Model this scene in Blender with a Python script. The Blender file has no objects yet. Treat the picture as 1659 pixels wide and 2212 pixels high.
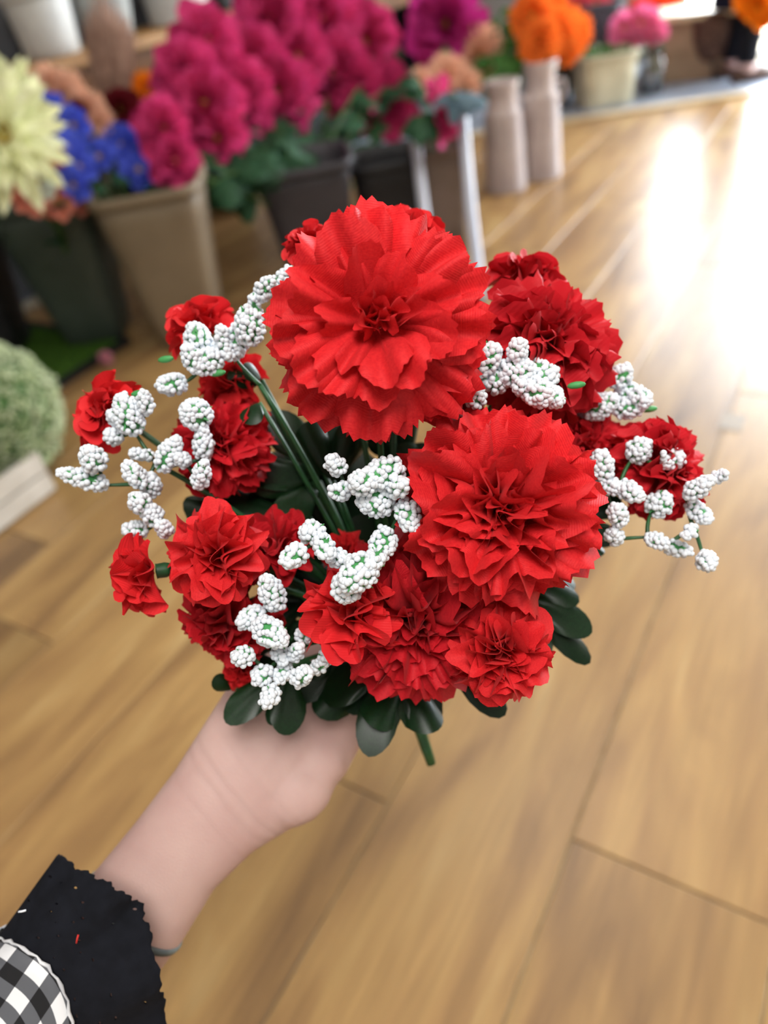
import bpy, math, random
import numpy as np
from mathutils import Vector, Matrix, Quaternion

# ------------------------------------------------------------------ camera, world, lights, exposure
W, H = 1659, 2212
FPX, PITCH, ROLL, YAW, CAMH = 1600.0, math.radians(38.5), math.radians(10), math.radians(35.7), 1.0
K = CAMH / 1.15
scene = bpy.context.scene
col = scene.collection
Fh = Vector((-math.sin(YAW), math.cos(YAW), 0)); R0 = Vector((math.cos(YAW), math.sin(YAW), 0)); UP = Vector((0, 0, 1))
FWD = Fh * math.cos(PITCH) - UP * math.sin(PITCH)
U0 = Fh * math.sin(PITCH) + UP * math.cos(PITCH)
CX = R0 * math.cos(ROLL) - U0 * math.sin(ROLL)
CY = R0 * math.sin(ROLL) + U0 * math.cos(ROLL)
CAM = Vector((0, 0, CAMH))
cd = bpy.data.cameras.new('camera'); cam = bpy.data.objects.new('camera', cd); col.objects.link(cam)
cd.sensor_fit = 'VERTICAL'; cd.sensor_height = 36.0; cd.lens = 36.0 * FPX / H
cd.clip_start = 0.01; cd.clip_end = 100
M = Matrix.Identity(4)
for i in range(3):
    M[i][0], M[i][1], M[i][2], M[i][3] = CX[i], CY[i], -FWD[i], CAM[i]
cam.matrix_world = M
cd.dof.use_dof = True; cd.dof.focus_distance = 0.31; cd.dof.aperture_fstop = 4.7
scene.camera = cam

world = bpy.data.worlds.new('daylight'); scene.world = world; world.use_nodes = True
world.node_tree.nodes['Background'].inputs[0].default_value = (0.86, 0.93, 1.0, 1)
world.node_tree.nodes['Background'].inputs[1].default_value = 40.0

def area(name, loc, target, sx, sy, power, color, portal=False):
    l = bpy.data.lights.new(name, 'AREA'); l.shape = 'RECTANGLE'; l.size = sx; l.size_y = sy
    l.energy = power; l.color = color
    if portal: l.cycles.is_portal = True
    o = bpy.data.objects.new(name, l); col.objects.link(o); o.location = loc
    o.rotation_euler = (Vector(target) - Vector(loc)).to_track_quat('-Z', 'Y').to_euler()
    return o
area('ceiling_panel_light', (0.55, -0.35, 2.72), (0.55, -0.35, 0), 1.1, 1.1, 66, (1.0, 0.965, 0.92))
area('ceiling_panel_light', (-0.6, 2.0, 2.72), (-0.6, 2.0, 0), 1.2, 1.2, 20, (1.0, 0.965, 0.92))
area('ceiling_panel_light', (0.9, 3.6, 2.72), (0.9, 3.6, 0), 1.2, 1.2, 18, (1.0, 0.965, 0.92))
DOOR_X0, DOOR_X1, DOOR_Y, DOOR_H = -1.22, 2.3, 5.7, 2.15
area('daylight_portal', ((DOOR_X0 + DOOR_X1) / 2, DOOR_Y + 0.12, DOOR_H / 2), ((DOOR_X0 + DOOR_X1) / 2, 0, DOOR_H / 2), DOOR_X1 - DOOR_X0, DOOR_H, 1, (1, 1, 1), True)

vs = scene.view_settings
vs.view_transform = 'Standard'; vs.look = 'None'; vs.gamma = 1.0; vs.use_curve_mapping = False; vs.exposure = -0.22

# ------------------------------------------------------------------ helpers
def ray(x, y): return CX * ((x - W / 2) / FPX) - CY * ((y - H / 2) / FPX) + FWD
def at(x, y, d): return CAM + ray(x, y) * d                      # a point at view depth d
def onz(x, y, z=0.0):
    r = ray(x, y); return CAM + r * ((z - CAMH) / r.z)
def onx(x, y, xx):
    r = ray(x, y); return CAM + r * (xx / r.x)
def ony(x, y, yy):
    r = ray(x, y); return CAM + r * (yy / r.y)
def cdir(x, y, z): return (CX * x + CY * y - FWD * z).normalized()   # right, up, towards the viewer

rnd = random.Random(7)
def lin(r, g, b):
    f = lambda c: c / 12.92 if c <= .04045 else ((c + .055) / 1.055) ** 2.4
    return (f(r / 255), f(g / 255), f(b / 255), 1)

class MB:
    def __init__(s): s.v = []; s.f = []; s.m = []; s.uv = []
    def add(s, vs, fs, mi=0, uvs=None):
        b = len(s.v); s.v += [tuple(p) for p in vs]; s.f += [tuple(i + b for i in f) for f in fs]; s.m += [mi] * len(fs)
        s.uv += (list(uvs) if uvs else [(0, 0)] * len(vs))
    def box(s, c, d, rot=None, mi=0):
        hx, hy, hz = d[0] / 2, d[1] / 2, d[2] / 2
        P = [Vector((x, y, z)) for x in (-hx, hx) for y in (-hy, hy) for z in (-hz, hz)]
        if rot is not None: P = [rot @ p for p in P]
        c = Vector(c)
        s.add([p + c for p in P], [(0, 1, 3, 2), (4, 6, 7, 5), (0, 4, 5, 1), (2, 3, 7, 6), (0, 2, 6, 4), (1, 5, 7, 3)], mi)
    def tube(s, pts, rads, n=8, mi=0, cap=True):
        pts = [Vector(p) for p in pts]; L = len(pts)
        if not hasattr(rads, '__len__'): rads = [rads] * L
        t0 = (pts[1] - pts[0]).normalized(); a = t0.orthogonal().normalized(); V = []
        for i, p in enumerate(pts):
            t = (pts[min(i + 1, L - 1)] - pts[max(i - 1, 0)]).normalized()
            a = (a - t * a.dot(t)).normalized(); b = t.cross(a)
            for k in range(n):
                th = 2 * math.pi * k / n
                V.append(p + (a * math.cos(th) + b * math.sin(th)) * rads[i])
        Fc = [(i * n + k, i * n + (k + 1) % n, (i + 1) * n + (k + 1) % n, (i + 1) * n + k) for i in range(L - 1) for k in range(n)]
        if cap: Fc += [tuple(range(n - 1, -1, -1)), tuple((L - 1) * n + k for k in range(n))]
        s.add(V, Fc, mi)
    def lathe(s, prof, n=32, mi=0, origin=(0, 0, 0), sq=None, rotz=0):
        """profile of (radius, z); sq: superellipse exponent for rounded square plans"""
        o = Vector(origin); V = []
        for (r, z) in prof:
            for k in range(n):
                th = 2 * math.pi * k / n; c, q = math.cos(th), math.sin(th)
                if sq: m = (abs(c) ** sq + abs(q) ** sq) ** (-1 / sq); c, q = c * m, q * m
                x, y = r * c, r * q
                V.append(o + Vector((x * math.cos(rotz) - y * math.sin(rotz), x * math.sin(rotz) + y * math.cos(rotz), z)))
        L = len(prof)
        Fc = [(i * n + k, i * n + (k + 1) % n, (i + 1) * n + (k + 1) % n, (i + 1) * n + k) for i in range(L - 1) for k in range(n)]
        s.add(V, Fc, mi)
    def ball(s, c, rx, ry=None, rz=None, rot=None, n=10, m=7, mi=0):
        ry = ry or rx; rz = rz or rx; c = Vector(c); V = [Vector((0, 0, rz))]
        for i in range(1, m):
            ph = math.pi * i / m
            for k in range(n):
                th = 2 * math.pi * k / n
                V.append(Vector((rx * math.sin(ph) * math.cos(th), ry * math.sin(ph) * math.sin(th), rz * math.cos(ph))))
        V.append(Vector((0, 0, -rz)))
        if rot is not None: V = [rot @ p for p in V]
        Fc = [(0, 1 + k, 1 + (k + 1) % n) for k in range(n)]
        for i in range(m - 2):
            a = 1 + i * n
            Fc += [(a + k, a + n + k, a + n + (k + 1) % n, a + (k + 1) % n) for k in range(n)]
        last = len(V) - 1; a = 1 + (m - 2) * n
        Fc += [(last, a + (k + 1) % n, a + k) for k in range(n)]
        s.add([p + c for p in V], Fc, mi)
    def mesh(s, name, mats, smooth=True):
        me = bpy.data.meshes.new(name); me.from_pydata(s.v, [], s.f)
        for m in (mats if isinstance(mats, (list, tuple)) else [mats]): me.materials.append(m)
        me.polygons.foreach_set('material_index', s.m)
        if smooth: me.polygons.foreach_set('use_smooth', [True] * len(s.f))
        if any(u != (0, 0) for u in s.uv):
            ul = me.uv_layers.new(name='UVMap')
            idx = np.zeros(len(me.loops), dtype=np.int32); me.loops.foreach_get('vertex_index', idx)
            ul.data.foreach_set('uv', np.array(s.uv, dtype=np.float32)[idx].ravel())
        me.update(); return me
    def build(s, name, mats, parent=None, smooth=True, **kw):
        return link(name, s.mesh(name, mats, smooth), parent, **kw)

def link(name, data, parent=None, mw=None, label=None, cat=None, group=None, kind=None):
    o = bpy.data.objects.new(name, data); col.objects.link(o)
    if parent is not None: o.parent = parent
    if mw is not None: o.matrix_basis = mw
    tag(o, label, cat, group, kind); return o
def tag(o, label=None, cat=None, group=None, kind=None):
    if label: o['label'] = label
    if cat: o['category'] = cat
    if group: o['group'] = group
    if kind: o['kind'] = kind
    return o
def thing(name, loc, label, cat, group=None, rz=0.0):
    o = link(name, None, None, Matrix.Translation(Vector(loc)) @ Matrix.Rotation(rz, 4, 'Z'), label, cat, group)
    o.empty_display_size = 0.02; return o
def frame_to(axis, loc, spin=0.0, s=1.0):
    q = Vector((0, 0, 1)).rotation_difference(Vector(axis).normalized())
    return Matrix.Translation(Vector(loc)) @ q.to_matrix().to_4x4() @ Matrix.Rotation(spin, 4, 'Z') @ Matrix.Scale(s, 4)
def bez(p0, p1, p2, n=9):
    p0, p1, p2 = Vector(p0), Vector(p1), Vector(p2)
    return [p0 * (1 - t) ** 2 + p1 * 2 * t * (1 - t) + p2 * t * t for t in [i / (n - 1) for i in range(n)]]

# ------------------------------------------------------------------ materials
def mat(name, color, rough=0.6, spec=0.5, metal=0.0, trans=0.0, noise=None, bump=None, var=0.0, coat=0.0, sheen=0.0, sss=0.0, coords='Object'):
    """noise=(scale, colour2, contrast lo, hi); bump=(scale, strength); var: per-object value jitter; trans: translucent share"""
    m = bpy.data.materials.new(name); m.use_nodes = True; nt = m.node_tree; N = nt.nodes; Lk = nt.links
    b = N['Principled BSDF']; b.inputs['Base Color'].default_value = color; b.inputs['Roughness'].default_value = rough
    b.inputs['Specular IOR Level'].default_value = spec; b.inputs['Metallic'].default_value = metal
    b.inputs['Coat Weight'].default_value = coat; b.inputs['Coat Roughness'].default_value = 0.15
    b.inputs['Sheen Weight'].default_value = sheen
    if sss: b.inputs['Subsurface Weight'].default_value = sss; b.inputs['Subsurface Radius'].default_value = (0.008, 0.003, 0.002); b.inputs['Subsurface Scale'].default_value = 1.0
    tc = N.new('ShaderNodeTexCoord'); out = b.inputs['Base Color']; last = None
    if noise:
        nz = N.new('ShaderNodeTexNoise'); nz.inputs['Scale'].default_value = noise[0]; nz.inputs['Detail'].default_value = 4
        Lk.new(tc.outputs[coords], nz.inputs['Vector'])
        rp = N.new('ShaderNodeValToRGB'); rp.color_ramp.elements[0].position = noise[2]; rp.color_ramp.elements[1].position = noise[3]
        rp.color_ramp.elements[0].color = color; rp.color_ramp.elements[1].color = noise[1]
        Lk.new(nz.outputs['Fac'], rp.inputs[0]); last = rp.outputs[0]
    if var:
        oi = N.new('ShaderNodeObjectInfo'); mr = N.new('ShaderNodeMapRange'); mr.inputs[3].default_value = 1 - var; mr.inputs[4].default_value = 1 + var
        Lk.new(oi.outputs['Random'], mr.inputs[0])
        hs = N.new('ShaderNodeHueSaturation'); hs.inputs['Color'].default_value = color
        if last: Lk.new(last, hs.inputs['Color'])
        Lk.new(mr.outputs[0], hs.inputs['Value']); last = hs.outputs[0]
    if last: Lk.new(last, out)
    if bump:
        bz = N.new('ShaderNodeTexNoise'); bz.inputs['Scale'].default_value = bump[0]; Lk.new(tc.outputs[coords], bz.inputs['Vector'])
        bp = N.new('ShaderNodeBump'); bp.inputs['Strength'].default_value = bump[1]; bp.inputs['Distance'].default_value = 0.002
        Lk.new(bz.outputs['Fac'], bp.inputs['Height']); Lk.new(bp.outputs[0], b.inputs['Normal'])
    if trans:
        tr = N.new('ShaderNodeBsdfTranslucent'); tr.inputs[0].default_value = color
        if last: Lk.new(last, tr.inputs[0])
        mx = N.new('ShaderNodeMixShader'); mx.inputs[0].default_value = trans
        Lk.new(b.outputs[0], mx.inputs[1]); Lk.new(tr.outputs[0], mx.inputs[2]); Lk.new(mx.outputs[0], N['Material Output'].inputs[0])
    return m

def red_fabric(name, color, color2):
    m = mat(name, color, rough=0.65, spec=0.28, trans=0.15, noise=(28, color2, .35, .7), var=0.06, sheen=0.03)
    nt = m.node_tree; N = nt.nodes; b = N['Principled BSDF']
    tc = N.new('ShaderNodeTexCoord'); wv = N.new('ShaderNodeTexWave'); wv.wave_type = 'BANDS'; wv.bands_direction = 'Y'
    wv.inputs['Scale'].default_value = 14; nt.links.new(tc.outputs['Generated'], wv.inputs['Vector'])
    bp = N.new('ShaderNodeBump'); bp.inputs['Strength'].default_value = 0.14; bp.inputs['Distance'].default_value = 0.0006
    nt.links.new(wv.outputs['Fac'], bp.inputs['Height']); nt.links.new(bp.outputs[0], b.inputs['Normal'])
    return m
RED = red_fabric('red_carnation_fabric', lin(220, 38, 42), lin(204, 22, 32))
CRIM = red_fabric('deep_red_carnation_fabric', lin(204, 26, 38), lin(186, 14, 30))
STEM = mat('green_stem_plastic', lin(38, 92, 48), 0.45, 0.5, noise=(60, lin(22, 62, 34), .4, .65))
LEAF = mat('dark_green_leaf_plastic', lin(10, 34, 14), 0.34, 0.3, noise=(40, lin(18, 50, 22), .4, .75), var=0.25)
BEAD = mat('white_bead_foam', lin(224, 231, 238), 0.5, 0.35)
BUDG = mat('pale_green_bud', lin(70, 150, 84), 0.5, 0.4)
SKIN = mat('skin', lin(198, 166, 158), 0.55, 0.35, noise=(22, lin(186, 150, 144), .35, .7), bump=(900, .08), sss=0.15)

def plank_mat():
    m = bpy.data.materials.new('oak_plank'); m.use_nodes = True; nt = m.node_tree; N = nt.nodes; Lk = nt.links; b = N['Principled BSDF']
    tc = N.new('ShaderNodeTexCoord'); oi = N.new('ShaderNodeObjectInfo')
    add = N.new('ShaderNodeVectorMath'); add.operation = 'MULTIPLY_ADD'; add.inputs[1].default_value = (1, 1, 1)
    sc = N.new('ShaderNodeVectorMath'); sc.operation = 'SCALE'; sc.inputs['Scale'].default_value = 37
    cmb = N.new('ShaderNodeCombineXYZ'); [Lk.new(oi.outputs['Random'], cmb.inputs[i]) for i in range(3)]
    Lk.new(cmb.outputs[0], sc.inputs[0]); Lk.new(tc.outputs['Object'], add.inputs[0]); Lk.new(sc.outputs[0], add.inputs[2])
    mp = N.new('ShaderNodeMapping'); mp.inputs['Scale'].default_value = (6, 1.0, 1); Lk.new(add.outputs[0], mp.inputs['Vector'])
    n1 = N.new('ShaderNodeTexNoise'); n1.inputs['Scale'].default_value = 1.9; n1.inputs['Detail'].default_value = 6; n1.inputs['Distortion'].default_value = 0.9
    Lk.new(mp.outputs[0], n1.inputs['Vector'])
    r1 = N.new('ShaderNodeValToRGB'); cr = r1.color_ramp
    cr.elements[0].position = .22; cr.elements[0].color = lin(112, 84, 58); cr.elements[1].position = .74; cr.elements[1].color = lin(182, 154, 106)
    e = cr.elements.new(.45); e.color = lin(150, 116, 74); e = cr.elements.new(.58); e.color = lin(166, 132, 84)
    Lk.new(n1.outputs['Fac'], r1.inputs[0])
    mp2 = N.new('ShaderNodeMapping'); mp2.inputs['Scale'].default_value = (70, 3, 1); Lk.new(add.outputs[0], mp2.inputs['Vector'])
    n2 = N.new('ShaderNodeTexNoise'); n2.inputs['Scale'].default_value = 2; n2.inputs['Detail'].default_value = 3; Lk.new(mp2.outputs[0], n2.inputs['Vector'])
    mx = N.new('ShaderNodeMixRGB'); mx.blend_type = 'OVERLAY'; mx.inputs[0].default_value = .25
    Lk.new(r1.outputs[0], mx.inputs[1]); Lk.new(n2.outputs['Fac'], mx.inputs[2])
    hs = N.new('ShaderNodeHueSaturation'); mr = N.new('ShaderNodeMapRange'); mr.inputs[3].default_value = .84; mr.inputs[4].default_value = 1.12
    Lk.new(oi.outputs['Random'], mr.inputs[0]); Lk.new(mr.outputs[0], hs.inputs['Value']); Lk.new(mx.outputs[0], hs.inputs['Color'])
    Lk.new(hs.outputs[0], b.inputs['Base Color'])
    b.inputs['Roughness'].default_value = .34; b.inputs['Specular IOR Level'].default_value = .5
    bp = N.new('ShaderNodeBump'); bp.inputs['Strength'].default_value = .12; bp.inputs['Distance'].default_value = .001
    Lk.new(n2.outputs['Fac'], bp.inputs['Height']); Lk.new(bp.outputs[0], b.inputs['Normal'])
    return m
PLANK = plank_mat()

# ------------------------------------------------------------------ the room
def slab(name, c, d, m, parent=None, kind='structure', **kw):
    mb = MB(); mb.box((0, 0, 0), d); o = mb.build(name, m, parent, smooth=False, kind=kind if parent is None else None, **kw)
    o.location = c; return o
WALLM = mat('dark_grey_paint', lin(96, 98, 102), .8, .2, noise=(3, lin(84, 86, 90), .4, .6))
WALLL = mat('light_grey_paint', lin(196, 194, 190), .8, .2, noise=(3, lin(184, 182, 178), .4, .6))
CEIL = mat('ceiling_paint', lin(214, 212, 206), .9, .1, noise=(4, lin(204, 202, 196), .4, .6))
GAPM = mat('plank_joint_filler', lin(190, 176, 148), .6, .3, noise=(30, lin(150, 136, 112), .4, .6))
floor = slab('floor', (0.2, 1.6, -0.03), (6.4, 8.4, 0.05), GAPM)
PWD, PLN = 0.29 * K, 1.22
def plank_mesh():
    mb = MB(); hx, hy, b = PWD / 2 - 0.0012, PLN / 2 - 0.0012, 0.0018
    V = [(-hx, -hy, -.004), (hx, -hy, -.004), (hx, hy, -.004), (-hx, hy, -.004), (-hx, -hy, .0035), (hx, -hy, .0035), (hx, hy, .0035), (-hx, hy, .0035),
         (-hx + b, -hy + b, .005), (hx - b, -hy + b, .005), (hx - b, hy - b, .005), (-hx + b, hy - b, .005)]
    mb.add(V, [(0, 1, 5, 4), (1, 2, 6, 5), (2, 3, 7, 6), (3, 0, 4, 7), (4, 5, 9, 8), (5, 6, 10, 9), (6, 7, 11, 10), (7, 4, 8, 11), (8, 9, 10, 11)])
    return mb.mesh('plank', PLANK, False)
pm = plank_mesh()
SEAMX = -0.165 * K
for i in range(-10, 13):
    xc = SEAMX + (i + .5) * PWD
    off = {0: 0.57 * K, -1: 0.57 * K + .75, -2: 0.50 * K}.get(i, rnd.uniform(0, PLN))
    for j in range(-3, 5):
        yc = off + (j + .5) * PLN
        if yc < -2.2 or yc > 5.3: continue
        p = link('plank', pm, floor); p.location = (xc - .2, yc - 1.6, .03 - .005)
slab('ground_outside', (.2, 7.6, -.03), (9, 3.6, .05), mat('pale_concrete', lin(200, 198, 192), .8, .2, noise=(3, lin(180, 178, 172), .4, .6)))
# the daylight entrance: threshold strip set across the aisle, paler slate tiles behind it
k0, k1 = onz(1200, 272), onz(1659, 203); kd = (k1 - k0).normalized(); kn = Vector((-kd.y, kd.x, 0))
TRIM = mat('brass_beige_threshold', lin(214, 196, 160), .35, .6, noise=(9, lin(190, 170, 134), .4, .6))
a0, a1 = k0 - kd * 1.3, k1 + kd * 2.6
mb = MB(); mb.box((0, 0, 0), ((a1 - a0).length, .07, .014)); tr = mb.build('trim_1', TRIM, None, False, kind='structure')
tr.matrix_basis = Matrix.Translation((a0 + a1) / 2 + kn * .035 + UP * .010) @ Matrix.Rotation(math.atan2(kd.y, kd.x), 4, 'Z')
SLATE = mat('blue_grey_entrance_tile', lin(150, 158, 172), .4, .5, noise=(6, lin(128, 138, 154), .35, .7), var=.08)
ent = MB(); ent.add([a0 + kn * .07 + UP * .004, a1 + kn * .07 + UP * .004, a1 + kn * 3 + UP * .004, a0 + kn * 3 + UP * .004,
    a0 + kn * .07 - UP * .004, a1 + kn * .07 - UP * .004, a1 + kn * 3 - UP * .004, a0 + kn * 3 - UP * .004],
    [(0, 1, 2, 3), (4, 7, 6, 5), (0, 4, 5, 1), (1, 5, 6, 2), (2, 6, 7, 3), (3, 7, 4, 0)])
ent = ent.build('floor_entrance', GAPM, None, False, kind='structure')
tm = MB(); tm.box((0, 0, 0), (.297, .297, .006)); tm = tm.mesh('tile', SLATE, False)
ang = math.atan2(kd.y, kd.x)
for i in range(17):
    for j in range(5):
        c = a0 + kd * (.15 + .3 * i) + kn * (.07 + .15 + .3 * j) + UP * .006
        if c.y < 5.5 and c.x < 2.4:
            link('tile', tm, ent, Matrix.Translation(c) @ Matrix.Rotation(ang, 4, 'Z'))
XW = -2.78
slab('wall_left', (XW - .05, 1.6, 1.4), (.1, 8.4, 2.8), WALLM)
slab('wall_right', (3.35, 1.6, 1.4), (.1, 8.4, 2.8), WALLL)
slab('wall_rear', (.2, -2.55, 1.4), (6.4, .1, 2.8), WALLL)
slab('ceiling', (.2, 1.6, 2.83), (6.4, 8.4, .06), CEIL)
wf = MB()
wf.box(((XW + DOOR_X0) / 2, DOOR_Y + .05, 1.4), (DOOR_X0 - XW, .1, 2.8)); wf.box(((3.4 + DOOR_X1) / 2, DOOR_Y + .05, 1.4), (3.4 - DOOR_X1, .1, 2.8))
wf.box(((DOOR_X0 + DOOR_X1) / 2, DOOR_Y + .05, (2.8 + DOOR_H) / 2), (DOOR_X1 - DOOR_X0, .1, 2.8 - DOOR_H))
wf.build('wall_far', WALLL, None, False, kind='structure')
FRM = mat('dark_door_frame', lin(38, 40, 46), .4, .5, noise=(12, lin(30, 32, 38), .4, .6))
GLS = bpy.data.materials.new('door_glass'); GLS.use_nodes = True
_n = GLS.node_tree.nodes; _b = _n['Principled BSDF']; _t = _n.new('ShaderNodeBsdfTransparent'); _g = _n.new('ShaderNodeBsdfGlossy'); _g.inputs['Roughness'].default_value = .02
_x = _n.new('ShaderNodeMixShader'); _x.inputs[0].default_value = .06
GLS.node_tree.links.new(_t.outputs[0], _x.inputs[1]); GLS.node_tree.links.new(_g.outputs[0], _x.inputs[2]); GLS.node_tree.links.new(_x.outputs[0], _n['Material Output'].inputs[0])
door = link('door_1', None, None, Matrix.Translation((0, DOOR_Y + .05, 0)), kind='structure')
nb = 4; bw = (DOOR_X1 - DOOR_X0) / nb
mb = MB()
for i in range(nb + 1): mb.box((DOOR_X0 + i * bw, 0, DOOR_H / 2), (.06, .06, DOOR_H))
mb.box(((DOOR_X0 + DOOR_X1) / 2, 0, DOOR_H - .03), (DOOR_X1 - DOOR_X0, .058, .06)); mb.box(((DOOR_X0 + DOOR_X1) / 2, 0, .012), (DOOR_X1 - DOOR_X0, .058, .024))
mb.build('door_frame', FRM, door, False)
for i in range(nb):
    mb = MB(); mb.box((DOOR_X0 + (i + .5) * bw, 0, .10), (bw - .06, .05, .02)); mb.build('crossbar', FRM, door, False)
    for z0, z1 in ((.024, .09), (.11, DOOR_H - .06)):
        mb = MB(); mb.box((DOOR_X0 + (i + .5) * bw, 0, (z0 + z1) / 2), (bw - .06, .008, z1 - z0)); mb.build('pane', GLS, door, False)


# ------------------------------------------------------------------ petals and blooms
def petal_verts(rows, cols, width, w0=.22, wpow=.8, teeth=0, tooth=.05, bulge=.1, ruf=.0, rk=2.0, ph=0.0, cup=0.0, curl=0.0, rpow=1.6, fold=0.0, corner=0.0, tip=0.0):
    """base at the origin, length 1 along +Y, width along X, face +Z"""
    V = []; Fc = []; UVs = []
    for i in range(rows + 1):
        t = i / rows
        for j in range(cols + 1):
            u = 2 * j / cols - 1
            w = width * .5 * (w0 + (1 - w0) * t ** wpow)
            y = t * (1 - (bulge * u * u + corner * u ** 6) * t)
            if i == rows and teeth: y += tooth * (1 if j % 2 else -1) * (.6 + .4 * math.sin(5 * u + ph))
            z = ruf * t ** rpow * math.sin(rk * math.pi * u + ph) + cup * u * u * t + curl * t * t + tip * t ** 5 - fold * abs(u) * t
            y += ruf * .35 * t ** rpow * math.cos(rk * 1.3 * math.pi * u + ph * 2)
            V.append((u * w, y, z)); UVs.append((j / cols, t))
    n = cols + 1
    for i in range(rows):
        for j in range(cols):
            Fc.append((i * n + j, i * n + j + 1, (i + 1) * n + j + 1, (i + 1) * n + j))
    return V, Fc, UVs

def carnation_variants(ruf, width, cnt, seed, rows=7, teeth=20, tooth=1.0):
    r = random.Random(seed); out = []
    for k in range(cnt):
        out.append(petal_verts(rows, teeth, width * r.uniform(.85, 1.2), teeth=1, tooth=tooth * r.uniform(.022, .045), bulge=r.uniform(.06, .26),
            ruf=ruf * r.uniform(.7, 1.3), rk=r.uniform(1.1, 2.4), ph=r.uniform(0, 6.28), cup=r.uniform(-.08, .12), curl=r.uniform(-.18, .12), rpow=1.3, corner=r.uniform(.22, .4), tip=-r.uniform(.0, .22)))
    return out
def shared(vars_, name, m):
    out = []
    for V, Fc, U in vars_:
        mb = MB(); mb.add(V, Fc, 0, U); out.append(mb.mesh(name, m))
    return out
CV = {'broad': carnation_variants(.10, .66, 12, 1, teeth=16), 'ruffle': carnation_variants(.20, .95, 12, 2), 'bud': carnation_variants(.28, 1.25, 10, 3, rows=8, teeth=24, tooth=.4)}
CM = {(k, m.name): shared(CV[k], 'petal', m) for k in CV for m in (RED, CRIM)}
RINGS = {   # (petals, tilt from flat in degrees, length, base radius, base height)
    'broad': [(12, -36, .97, .05, -.08), (12, -19, 1.0, .05, -.04), (12, -3, .98, .05, .0), (11, 14, .92, .06, .04), (10, 30, .82, .08, .06), (8, 45, .70, .10, .07), (6, 60, .57, .10, .08), (5, 73, .44, .07, .10), (4, 82, .36, .04, .10), (3, 88, .30, .0, .08)],
    'ruffle': [(11, -32, .98, .05, -.06), (12, -10, .99, .05, -.02), (11, 12, .93, .06, .02), (10, 32, .84, .08, .04), (9, 50, .72, .10, .05), (7, 66, .60, .09, .06), (5, 78, .5, .06, .08), (4, 86, .42, .01, .06)],
    'bud': [(6, -4, .92, .06, 0), (6, 22, .95, .08, .02), (6, 44, .92, .10, .02), (5, 62, .86, .12, .02), (4, 76, .78, .10, .02), (3, 86, .7, .05, .04)],
    'cup': [(5, 24, .95, .06, 0), (6, 46, 1.0, .08, .02), (5, 64, 1.0, .10, .02), (3, 80, .92, .06, .02)],
}
def ring_mats(style, seed):
    r = random.Random(seed); out = []
    for n, tilt, ln, br, bz in RINGS[style]:
        a0 = r.uniform(0, 6.28)
        for k in range(n):
            a = a0 + 2 * math.pi * k / n + r.uniform(-.14, .14)
            s = ln * r.uniform(.9, 1.06)
            out.append(Matrix.Rotation(a, 4, 'Z') @ Matrix.Translation((0, br, bz)) @ Matrix.Rotation(math.radians(tilt + r.uniform(-15, 15)), 4, 'X')
                       @ Matrix.Rotation(r.uniform(-.36, .36), 4, 'Y') @ Matrix.Scale(s, 4))
    return out

J = at(850, 1390, .425)
bouquet = thing('artificial_bouquet', at(932, 1652, .445), 'artificial bouquet of red carnations and white bead sprigs held in the hand', 'bouquet')
B0 = bouquet.location.copy()
def L(p): return Vector(p) - B0      # bouquet-local coordinates (the bouquet is not rotated)

def calyx(R, m):
    mb = MB(); mb.lathe([(.02 * R, -.55 * R), (.13 * R, -.5 * R), (.2 * R, -.3 * R), (.19 * R, -.1 * R), (.2 * R, -.06 * R), (.02 * R, -.04 * R)], 10)
    return mb
def carnation(px, py, rpx, d, face, style, m, split, seed, spin=0.0):
    R = rpx * d / FPX; c = at(px, py, d); ax = cdir(*face)
    base = calyx(R, STEM).build('carnation', STEM, bouquet); base.matrix_basis = frame_to(ax, L(c), spin)
    key = 'bud' if style == 'cup' else style
    mats = ring_mats(style, seed); r = random.Random(seed + 5)
    if split:
        for mt in mats: link('petal', r.choice(CM[(key, m.name)]), base, Matrix.Scale(R, 4) @ mt)
    else:
        mb = MB()
        for mt in mats:
            V, Fc, U = r.choice(CV[key]); mm = Matrix.Scale(R, 4) @ mt
            mb.add([mm @ Vector(p) for p in V], Fc, 0, U)
        mb.build('petal_ruffle', m, base, kind='stuff')
    # stem from the calyx to the junction
    p0 = c - ax * (.5 * R); mid = p0 - ax * .035 + (J - p0) * .25
    mb = MB(); mb.tube([L(q) for q in bez(p0, mid, J, 9)], .0016, 7); mb.build('stem', STEM, bouquet)
    return base

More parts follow.
